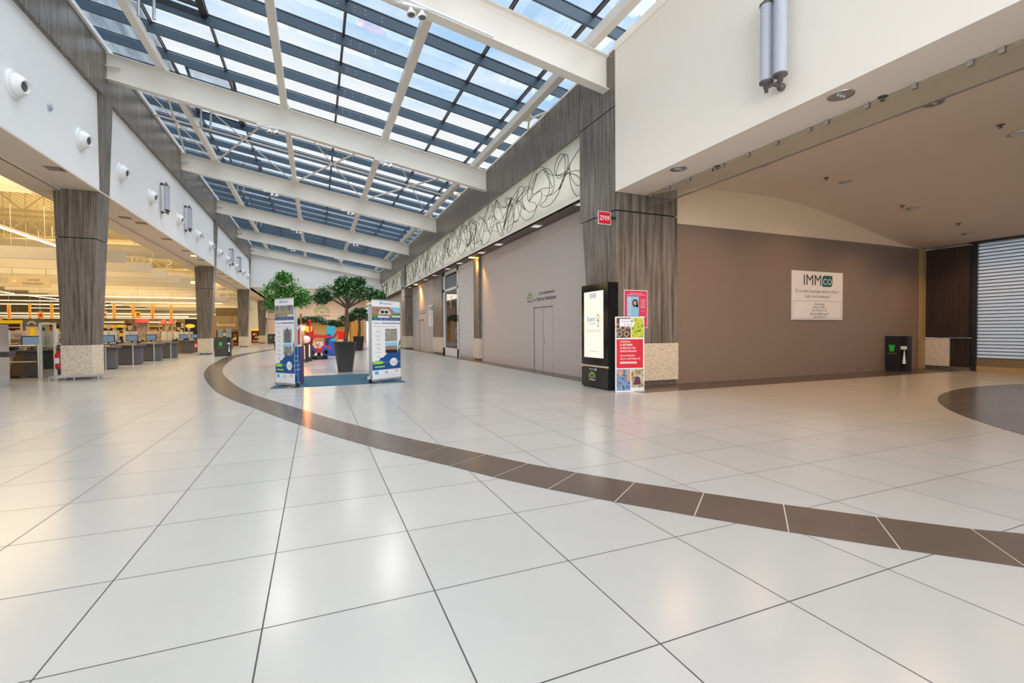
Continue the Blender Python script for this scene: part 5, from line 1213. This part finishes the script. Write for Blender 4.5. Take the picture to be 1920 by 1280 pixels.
# checkouts ---------------------------------------------------------------
def checkout(x, y, label):
    t = thing('checkout_counter', label, 'checkout', (x, y, 0), 0, 'row of checkout counters')
    W = lambda m, n, mt: m.build(n, mt, t, world=False)
    m = MB(); prof = [(0, -.42), (.12, -.36), (.2, -.18), (.22, 0), (.2, .18), (.12, .36), (0, .42)]
    lo = [(px, py, .03) for px, py in prof]+[(-1.0, .42, .03), (-1.0, -.42, .03)]; hi = [(p[0], p[1], .78) for p in lo]
    n = len(lo); m.add(lo+hi, [tuple(range(n))[::-1], tuple(range(n, 2*n))]+[(i, (i+1) % n, (i+1) % n+n, i+n) for i in range(n)]); W(m, 'curved_end', 'checkout_grey')
    W(MB().box(-3.3, -1.0, -.34, .34, .05, .80), 'belt_body', 'brown_panel')
    m = MB(); m.hexa([(-1.7, -.36, .0), (-1.45, -.36, 0), (-1.45, .36, 0), (-1.7, .36, 0)], [(-1.55, -.38, .80), (-1.25, -.38, .8), (-1.25, .38, .8), (-1.55, .38, .8)]); W(m, 'slanted_leg', 'tan')
    m = MB(); m.add([(px*1.25+.05, py*1.2, .80) for px, py in prof]+[(-3.3, .48, .80), (-3.3, -.48, .80)]+[(px*1.25+.05, py*1.2, .87) for px, py in prof]+[(-3.3, .48, .87), (-3.3, -.48, .87)], [tuple(range(9))[::-1], tuple(range(9, 18))]+[(i, (i+1) % 9, (i+1) % 9+9, i+9) for i in range(9)]); W(m, 'counter_top', 'checkout_top')
    W(MB().box(-3.1, -1.3, -.24, .24, .871, .885), 'belt', 'black_matt')
    W(MB().box(-.7, -.15, .1, .46, .871, .93), 'packing_tray', 'tan')
    m = MB(); m.tube([(.05, -.6, 0), (.05, -.6, .85)], .03, 10); W(m, 'gate_post', 'galvanised')
    W(MB().box(-2.35, -1.75, .42, .52, .5, 1.5), 'cashier_screen_panel', 'white_plastic')
    m = MB(); m.tube([(-1.95, .1, .88), (-1.95, .1, 1.75)], .025, 8); W(m, 'sign_pole', 'galvanised')
    W(MB().box(-2.04, -1.86, .06, .13, 1.62, 1.82), 'till_number_sign', 'tan')
    return t
ty = [16.9, 19.9, 23.0, 25.9, 28.8, 31.7, 38.6, 41.6, 44.6]
co = None
tl = ['cut by the left edge of the view', 'behind the security gates', 'just right of the near left column', 'next one along after the near column', 'third one right of the near column', 'last before the second column', 'first beyond the second column', 'second beyond the second column', 'third beyond the second column']
def till_kit(x, y, j):
    m = thing('till_monitor', f'black till monitor on the checkout {tl[j]}', 'monitor', (x-.95, y-.12, .87), 0, 'till monitors on the checkouts')
    MB().box(-.10, .10, -.08, .08, 0, .015).build('foot', 'black_matt', m, world=False); MB().box(-.02, .02, -.01, .02, .015, .2).build('stem', 'black_matt', m, world=False)
    MB().box(-.24, .24, -.03, .0, .12, .44).build('bezel', 'black_matt', m, world=False); MB().box(-.21, .21, -.034, -.03, .15, .41).build('screen', 'screen_grey', m, world=False)
    return m
def printer_kit(x, y, j):
    m = thing('receipt_printer', f'black receipt printer on the checkout {tl[j]}', 'printer', (x-1.45, y-.1, .885), 0, 'receipt printers on the checkouts')
    MB().box(-.12, .12, -.12, .12, 0, .16).build('case', 'black_matt', m, world=False); MB().box(-.08, .08, -.125, -.12, .08, .14).build('paper_slot', 'white_plastic', m, world=False)
    return m
cm = cpk = None
for j, y in enumerate(ty):
    x = -7.45 if j else -7.95
    if co is None: co = checkout(x, y, ''); co['label'] = 'dark checkout counter, '+tl[0]
    else: dup(co, (x, y, 0), label='dark checkout counter, '+tl[j])
    if cm is None: cm = till_kit(x, y, j); cpk = printer_kit(x, y, j)
    else:
        dup(cm, (x-.95, y-.12, .871), label=f'black till monitor on the checkout {tl[j]}'); dup(cpk, (x-1.45, y-.1, .885), label=f'black receipt printer on the checkout {tl[j]}')
# security gates
def gate(x, y, label):
    t = thing('security_gate', label, 'security gate', (x, y, 0), 0, 'anti-theft gates at the checkouts')
    m = MB(); m.box(-.20, -.14, -.03, .03, 0, 1.7); m.box(.14, .20, -.03, .03, 0, 1.7); m.box(-.2, .2, -.03, .03, 1.66, 1.72); m.build('frame', 'white_plastic', t, world=False)
    MB().box(-.14, .14, -.02, .02, 0, .27).build('foot_panel', 'steel', t, world=False)
    MB().box(-.14, .14, -.006, .006, .27, 1.66).build('clear_panel', 'door_glass', t, world=False)
    return t
g = gate(-7.75, 19.15, 'pale anti-theft gate left of the near column'); 
dup(g, (-11.3, 24.4, 0), label='distant pale anti-theft gate left of the near column, behind the first one')
# tall grey post at the left edge and guard rail
p = P(1, 16.2, 8, 640)
t = thing('grey_kiosk', 'tall grey self-service unit cut by the left edge of the photo', 'kiosk', (-7.66, 16.2, 0))
MB().box(-8.3, -7.52, 15.85, 16.36, 0, 1.5).build('cabinet', 'checkout_grey', t); MB().box(-7.52, -7.40, 15.83, 16.36, 0, 1.62).build('edge_post', 'galvanised', t)
MB().box(-8.2, -7.05, 15.55, 15.85, .80, .93).build('shelf', 'bin_grey', t)
t = thing('guard_rail', 'low metal guard rail with two bars left of the security gate', 'rail', (-8.3, 19.3, 0))
m = MB(); m.tube([(-8.05, 19.3, 0), (-8.05, 19.3, 1.05)], .035, 10); m.tube([(-9.6, 19.3, 0), (-9.6, 19.3, 1.05)], .035, 10); m.build('post', 'steel', t)
m = MB(); m.tube([(-9.6, 19.3, 1.0), (-8.05, 19.3, 1.0)], .025, 10); m.tube([(-9.6, 19.3, .5), (-8.05, 19.3, .5)], .025, 10); m.build('bar', 'steel', t)
# extinguishers
def ext(x, y, lab):
    t = thing('fire_extinguisher', lab, 'fire extinguisher', (x, y, .35), 0, 'red fire extinguishers by the columns')
    MB().lathe([(.0, 0), (.075, 0), (.08, .03), (.08, .42), (.03, .50), (.03, .54)], (x, y, .35), (0, 0, 1), 18).build('cylinder', 'sign_red', t)
    m = MB(); m.box(x-.02, x+.06, y-.015, y+.015, .89, .94); m.tube([(x+.04, y, .90), (x+.10, y, .8), (x+.09, y, .5)], .012, 8); m.build('valve_and_hose', 'black_matt', t)
    MB().box(x-.05, x+.05, y-.085, y-.08, .5, .66).build('paper_label', 'print_white', t)
    MB().box(x-.09, x+.09, y+.08, y+.11, .3, 1.0).build('wall_bracket', 'brown_panel', t)
ext(-7.03, 17.95, 'red fire extinguisher on the left side of the near left column')
ext(-7.03, 35.2, 'red fire extinguisher on the left side of the second left column')
# gondolas and goods -------------------------------------------------------
gm = ['red', 'yellow', 'white_soft', 'orange', 'green', 'house_white', 'pale_pink', 'sky_print']
pk = {}
def package(x, y, z, w, h, mt, grp, lab):
    if mt not in pk:
        m = MB(); m.box(-.5, .5, -.15, .15, 0, 1); pk[mt] = m.build('grocery_package', mt); o = pk[mt]
    else: o = pk[mt].copy(); C.objects.link(o)
    o.location = (x, y, z); o.scale = (w, 1, h); tag(o, lab, 'package', grp)
rg = random.Random(11)
def gondola(x0, x1, y, h, topper, label, nshelf=4, body='shelf_cream', fill=.55, sign=None):
    t = thing('shelf_unit', label, 'shelf', ((x0+x1)/2, y, 0), 0, 'supermarket shelf units')
    MB().box(x0, x1, y+.45, y+.5, 0, h).build('back_panel', 'brown_panel', t)
    for x in (x0, x1-.05): MB().box(x, x+.05, y-.02, y+.45, 0, h).build('side_panel', body, t)
    for k in range(nshelf+1): MB().box(x0+.05, x1-.05, y, y+.45, .12+k*(h-.35)/nshelf, .16+k*(h-.35)/nshelf).build('shelf', body, t)
    if topper: MB().box(x0-.03, x1+.03, y-.06, y+.5, h, h+.18).build('topper', topper, t)
    if not fill:
        m = MB()
        for k in range(nshelf):
            z = .16+k*(h-.35)/nshelf; x = x0+.1
            while x < x1-.3:
                w = rg.uniform(.15, .5); m.box(x, x+w-.02, y+.02, y+.3, z, z+rg.uniform(.2, (h-.35)/nshelf-.08), rg.randrange(5)); x += w
        o = m.build('stocked_goods', ['red', 'yellow', 'white_soft', 'orange', 'pale_pink'], t); o['kind'] = 'stuff'; return
    for k in range(nshelf):
        z = .16+k*(h-.35)/nshelf; x = x0+.18
        while x < x1-.2:
            w = rg.uniform(.16, .3)
            if rg.random() < fill+.3: package(x+w/2, y+.2, z, w, rg.uniform(.14, (h-.35)/nshelf-.1), rg.choice(gm), 'packages on the shelf unit '+label.split(' with ')[0], 'small coloured package on the '+label.split(' with ')[0])
            x += w+.02
def gpx(px0, px1, py, Y, topper, label, nshelf=4, body='shelf_cream'):
    a = P(1, Y, px0, py); b = P(1, Y, px1, py); gondola(a.x, b.x, Y, a.z-(.18 if topper else 0), topper, label, nshelf, body)
gpx(-14, 40, 600, 33, 'yellow', 'snack shelf at the left edge with a yellow topper')
gpx(75, 113, 601, 34, None, 'bread shelf left of the near column with no topper', 4, 'checkout_grey')
gpx(190, 213, 609, 38, 'yellow', 'cheese shelf right of the near column with a yellow topper')
gpx(216, 232, 609, 39.5, 'yellow', 'second cheese shelf right of the near column with a yellow topper')
gpx(233, 248, 600, 40.5, None, 'tall magazine shelf left of the widest awning with no topper', 4, 'brown_panel')
gpx(328, 346, 599, 54, None, 'biscuit shelf left of the dark display with no topper', 4, 'shelf_cream')
gpx(-40, -4, 594, 46, 'orange', 'half-hidden grocery shelf at the far left with an orange topper')
gpx(405, 447, 618, 58, None, 'flower shelf between the second and third columns with no topper', 3, 'brown_panel')
gpx(471, 487, 617, 76, 'amber_glow', 'glowing amber display left of the fourth column with bright topper', 3, 'red')
# small kiosks with red awnings
for j, (px0, px1, py0, py1) in enumerate([(249, 279, 597, 605), (299, 311, 599, 607), (314, 325, 600, 607)]):
    Y = 48.0+2.2*j; a = P(1, Y, px0, py0); b = P(1, Y, px1, py1)
    t = thing('awning_kiosk', f'sales kiosk under a bright red awning, {["widest, right of the near column", "middle one", "rightmost, nearest the second column"][j]}', 'kiosk', ((a.x+b.x)/2, Y, 0), 0, 'red-awning kiosks')
    MB().hexa([(a.x, Y-.25, b.z-.02), (b.x, Y-.25, b.z-.02), (b.x, Y+.4, b.z+.2), (a.x, Y+.4, b.z+.2)], [(a.x+.05, Y-.2, b.z+.02), (b.x-.05, Y-.2, b.z+.02), (b.x-.1, Y+.4, a.z+.02), (a.x+.1, Y+.4, a.z+.02)]).build('awning', 'red', t)
    for x in (a.x, b.x): MB().box(x-.04, x+.04, Y-.2, Y-.12, 0, b.z).build('post', 'tan', t)
    MB().box(a.x, b.x, Y, Y+.4, 0, 1.0).build('counter', 'tan', t)
    MB().box(a.x+.1, b.x-.1, Y+.42, Y+.45, 1.0, b.z+.15).build('back_board', 'goods_mix', t)
# hanging aisle banners
bn_ = [(17, 570, 598, 8), (56, 570, 597, 6), (97, 570, 597, 7), (214, 571, 597, 7), (250, 571, 598, 7), (286, 571, 598, 7), (321, 572, 599, 6)]
for j, (px, y0, y1, w) in enumerate(bn_):
    Y = 42.0; a = P(1, Y, px-w/2, y0); b = P(1, Y, px+w/2, y1)
    t = thing('aisle_banner', f'narrow orange hanging aisle banner, {ORD[j]} from the left', 'banner', ((a.x+b.x)/2, Y, b.z), 0, 'hanging aisle banners')
    MB().box(a.x, b.x, Y-.02, Y+.02, b.z, a.z).build('panel', 'amber_print', t)
    m = MB()
    for i in range(5): m.box(a.x+.08, b.x-.08, Y-.03, Y-.02, b.z+.1+i*(a.z-b.z-.2)/5, b.z+.1+(i+.6)*(a.z-b.z-.2)/5)
    m.build('marks', 'red', t)
    m = MB(); m.tube([((a.x+b.x)/2, Y, a.z), ((a.x+b.x)/2, Y, 8.95)], .012, 5); m.build('hanger', 'steel', t)
for j, (px, py, w, h) in enumerate([(76, 591, 12, 14), (197, 590, 9, 13), (259, 589, 10, 10)]):
    Y = 36.0; a = P(1, Y, px-w/2, py-h/2); b = P(1, Y, px+w/2, py+h/2)
    t = thing('offer_poster', ['square orange offer poster hanging left of the near column', 'red and white offer poster just right of the near column', 'small yellow offer poster above the widest red awning'][j], 'poster', ((a.x+b.x)/2, Y, b.z), 0, 'hanging offer posters')
    MB().box(a.x, b.x, Y-.015, Y+.015, b.z, a.z).build('card', ['amber_print', 'print_white', 'yellow'][j], t)
    f = Face((a.x, Y-.016, b.z), (1, 0, 0), (0, 0, 1)); m = MB(); f.disc(m, (b.x-a.x)/2, (a.z-b.z)/2, (b.x-a.x)*.3, None, 0, .003); m.build('mark', 'red', t)
    m = MB(); m.tube([((a.x+b.x)/2, Y, a.z), ((a.x+b.x)/2, Y, 8.95)], .01, 5); m.build('hanger', 'steel', t)
# exit sign
p = P(1, 45, 316, 550); t = thing('exit_sign', 'small green glowing exit sign over the far tills', 'sign', p)
MB().box(p.x-.35, p.x+.35, 44.97, 45.03, p.z-.13, p.z+.13).build('lit_panel', 'exit_green', t); MB().tube([(p.x, 45, p.z+.13), (p.x, 45, 8.95)], .012, 5).build('hanger', 'steel', t)
# welcome wall with lettering
a = P(1, 60, 402, 592); b = P(1, 60, 448, 650)
t = thing('welcome_wall', 'brown slatted entrance wall with the word Bienvenue', 'partition', ((a.x+b.x)/2, 60, 0))
MB().box(a.x-.5, b.x+.4, 60, 60.2, 0, a.z).build('slatted_panel', 'laminate_warm', t)
f = Face((a.x, 59.99, 0), (1, 0, 0), (0, 0, 1)); c = P(1, 60, 424, 611)
text('Bienvenue', f, c.x-a.x, c.z, .32, 'print_white', t, bold=.03, width=1.75); text('à bientôt', f, c.x-a.x, c.z-.7, .22, 'print_white', t, width=1.3)
# till queue partitions and dark sign panel
a = P(1, 52, 346, 598); b = P(1, 52, 372, 616)
t = thing('dark_display', 'dark display wall with an orange glow left of the second column', 'display', ((a.x+b.x)/2, 52, 0))
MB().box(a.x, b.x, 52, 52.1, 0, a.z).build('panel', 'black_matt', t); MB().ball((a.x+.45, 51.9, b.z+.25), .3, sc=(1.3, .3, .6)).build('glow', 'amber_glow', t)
MB().box(a.x+.1, b.x-.1, 51.6, 51.95, 0, 1.0).build('counter', 'tan', t)
a = P(1, 62, 402, 575); b = P(1, 62, 447, 592)
t = thing('hanging_bulkhead', 'brown hanging bulkhead above the welcome wall', 'bulkhead', ((a.x+b.x)/2, 62.5, b.z))
MB().box(a.x, b.x, 62.5, 62.8, b.z, a.z).build('panel', 'brown_panel', t); hang(t, (a.x+.2, 62.65, a.z, 8.95), (b.x-.2, 62.65, a.z, 8.95))
for j, (z, Y) in enumerate([(3.1, 58), (3.6, 64.5), (2.75, 68), (3.35, 73), (4.0, 77)]):
    t = thing('light_rail', f'thin pale lighting rail deep over the aisles, {ORD[j]} of five', 'rail', (-20, Y, z), 0, 'lighting rails deep over the aisles')
    MB().box(-38, -12.2, Y-.05, Y+.05, z, z+.12).build('rail', 'shelf_cream', t)
    MB().box(-38, -12.2, Y-.03, Y+.03, z-.03, z-.001).build('light_tube', 'warm_tube', t)
    hang(t, (-34, Y, z+.12, 8.95), (-24, Y, z+.12, 8.95), (-14, Y, z+.12, 8.95))
# long low wall units at the very back
for j, (x0, x1) in enumerate([(-42, -32), (-31.5, -22), (-21.5, -14)]):
    gondola(x0, x1, 80, 2.3, ['orange', 'red', 'yellow'][j], ['longest wall unit at the very back left with orange topper', 'middle wall unit at the very back with red topper', 'right wall unit at the very back with yellow topper'][j], 4, fill=0)
# racks of small goods by the tills
rk = None
for j, y in enumerate(ty[1:]):
    l = f'slim rack of sweets standing behind the checkout {tl[j+1]}'
    if rk is None:
        rk = thing('sweet_rack', l, 'rack', (-9.95, y-.95, 0), 0, 'racks of sweets by the tills')
        MB().box(-.35, .35, .1, .3, 0, .15).build('base', 'tan', rk, world=False); MB().box(-.33, .33, .22, .25, .15, 1.5).build('back_board', 'shelf_cream', rk, world=False)
        for k in range(4): MB().box(-.33, .33, .0, .22, .3+.3*k, .32+.3*k).build('shelf', 'shelf_cream', rk, world=False); MB().box(-.30, .30, .04, .18, .32+.3*k, .47+.3*k).build('packets', 'goods_mix', rk, world=False)
    else: dup(rk, (-9.95, y-.95, 0), label=l)
# standing panel partition with sign symbol left of the near column
a = P(1, 30, 42, 596); b = P(1, 30, 74, 640)
t = thing('service_partition', 'grey service partition with a pale emblem behind the security gates', 'partition', ((a.x+b.x)/2, 30, 0))
MB().box(a.x, b.x, 30, 30.15, 0, a.z).build('panel', 'checkout_grey', t)
f = Face((a.x, 29.99, 0), (1, 0, 0), (0, 0, 1)); sunburst(f, (b.x-a.x)*.55, a.z-.32, .18, t, ray='print_white', words=False)
m = MB(); f.rect(m, (b.x-a.x)*.2, .9, (b.x-a.x)*.95, 1.75, 0, .005); m.build('cream_board', 'tan', t); m = MB(); f.rect(m, (b.x-a.x)*.45, 1.2, (b.x-a.x)*.75, 1.65, 0, .008); m.build('yellow_notice', 'yellow', t)
# self scan stations beyond the second column
for j, y in enumerate((47.5, 49.2)):
    t = thing('self_scan_till', ['self-scan till between the second and third columns, nearer one', 'self-scan till between the second and third columns, farther one'][j], 'self checkout', (-7.1-.9*j, y, 0), 0, 'self-scan tills')
    x = -7.1-.9*j
    MB().box(x-.4, x+.3, y, y+.5, 0, .95).build('cabinet', 'checkout_grey', t); MB().box(x-.2, x+.2, y+.2, y+.3, .95, 1.75).build('tower', 'steel', t); MB().box(x-.17, x+.17, y+.18, y+.2, 1.3, 1.6).build('screen', 'screen_grey', t)
# ================================================================ LIGHT, SKY, CAMERA
def area(name, loc, size, sizey, power, col, rot=(0, 0, 0)):
    l = bpy.data.lights.new(name, 'AREA'); l.shape = 'RECTANGLE'; l.size = size; l.size_y = sizey; l.energy = power; l.color = col
    o = bpy.data.objects.new(name, l); C.objects.link(o); o.location = loc; o.rotation_euler = rot; return o
# supermarket ceiling lighting
for i, (x, y) in enumerate([(-12, 24), (-12, 38), (-12, 54), (-22, 34), (-22, 56), (-14, 72)]):
    area('store_light', (x, y, 7.4), 6, 10, SUPER*1.0, (1.0, 0.72, 0.36))
    area('store_uplight', (x, y, 5.6), 6, 10, SUPER*0.35, (1.0, 0.74, 0.38), (PI, 0, 0))
# daylight under an overcast sky
s = bpy.data.lights.new('daylight', 'SUN'); s.energy = SUNE; s.angle = math.radians(75); s.color = (1.0, 0.985, 0.96)
so = bpy.data.objects.new('daylight', s); C.objects.link(so); so.location = (0, 0, 30)
so.rotation_euler = Vector((-0.30, 0.25, -1)).to_track_quat('-Z', 'Y').to_euler()
# warm fill spots added to the side hall, below its unlit downlights
def spot(loc, power, col, ang=1.9, tgt=(0, 0, -1), blend=.8, r=.08, nm='lamp_spot'):
    l = bpy.data.lights.new(nm, 'SPOT'); l.energy = power; l.color = col; l.spot_size = ang; l.spot_blend = blend; l.shadow_soft_size = r
    o = bpy.data.objects.new(nm, l); C.objects.link(o); o.location = loc; o.rotation_euler = Vector(tgt).to_track_quat('-Z', 'Y').to_euler(); return o
for o_ in [o for o in list(C.objects) if o.name.startswith('downlight')]:
    spot((o_.location.x, o_.location.y, o_.location.z-.05), SIDE, (1.0, .60, .30), 2.5, r=.3)
for x, y in ((10.5, -1.5), (14, 3.0), (17, -1.5), (13.5, -5)): spot((x, y, ceilz(x)-.1), SIDE*1.2, (1.0, .60, .30), 2.5, r=.4)  # extra fill spots with no fitting, added to lift the side hall
for py in (P(0, 6.82, 885, 486).y, P(0, 6.82, 780, 538).y):
    spot((6.86, py-.2, 4.76), 420, (1.0, .50, .10), 1.25, (.30, -.30, -1), .7)
# unseen fill panel added behind the camera to brighten the walls
area('rear_fill_light', (0.3, YB+.6, 4.6), 11, 6, REAR, (1.0, .97, .93), (math.radians(80), 0, 0))
area('far_hall_light', (0.5, 61, 5.88), 8, 12, 800, (1.0, .86, .72))
area('far_shop_light', (0.5, 76, 3.1), 8, 8, 350, (1.0, .70, .35))
l = bpy.data.lights.new('lantern_light', 'POINT'); l.energy = 60; l.color = (1, .28, .03); l.shadow_soft_size = .15
o = bpy.data.objects.new('lantern_light', l); C.objects.link(o); o.location = (lx, ly-.3, zc)
for o_ in [o for o in list(C.objects) if o.name.startswith('twin_spotlight')]:
    spot((o_.location.x, o_.location.y-.15, o_.location.z-.25), SPT, (1.0, .97, .93), 2.7, (0, -.1, -1), 1.0, .25)
# sky
w = bpy.data.worlds.new('sky'); bpy.context.scene.world = w; w.use_nodes = True
N = w.node_tree.nodes; L = w.node_tree.links; bg = N['Background']
tc = N.new('ShaderNodeTexCoord'); mp = N.new('ShaderNodeMapping'); mp.inputs['Scale'].default_value = (1.0, 2.2, 3.0); L.new(tc.outputs['Generated'], mp.inputs['Vector'])
nz = N.new('ShaderNodeTexNoise'); nz.inputs['Scale'].default_value = 2.2; nz.inputs['Detail'].default_value = 9; nz.inputs['Roughness'].default_value = 0.6; L.new(mp.outputs[0], nz.inputs['Vector'])
cr = N.new('ShaderNodeValToRGB'); e = cr.color_ramp.elements; e[0].position = 0.38; e[0].color = (0.44, 0.66, 0.90, 1); e[1].position = 0.62; e[1].color = (0.97, 0.95, 0.93, 1)
x = e.new(0.49); x.color = (0.72, 0.84, 0.96, 1)
L.new(nz.outputs['Fac'], cr.inputs['Fac'])
L.new(cr.outputs['Color'], bg.inputs['Color']); bg.inputs['Strength'].default_value = SKY
cam = bpy.data.cameras.new('camera'); cam.sensor_width = 36; cam.lens = FPX/1920*36; cam.clip_start = 0.05; cam.clip_end = 400
co_ = bpy.data.objects.new('camera', cam); C.objects.link(co_); co_.location = CAM
mt = Matrix((RGT, UPV, -FWD)).transposed(); co_.rotation_euler = mt.to_euler()
S = bpy.context.scene; S.camera = co_
S.view_settings.view_transform = 'Standard'; S.view_settings.look = 'None'; S.view_settings.gamma = 1; S.view_settings.use_curve_mapping = False
S.view_settings.exposure = EXPO
S.cycles.max_bounces = 8; S.cycles.diffuse_bounces = 5; S.cycles.glossy_bounces = 3; S.cycles.transparent_max_bounces = 16; S.cycles.transmission_bounces = 4
S.cycles.use_denoising = True; S.cycles.sample_clamp_indirect = 6; S.cycles.caustics_reflective = False; S.cycles.caustics_refractive = False
S.cycles.use_adaptive_sampling = False
area('frieze_light', (7.15, 24.2, 5.7), 1.2, 26.7, 190, (1.0, 1.0, 0.97), (0, PI/2, 0))
area('frieze_light', (7.15, 45, 5.7), 1.2, 14, 95, (1.0, 1.0, 0.97), (0, PI/2, 0))
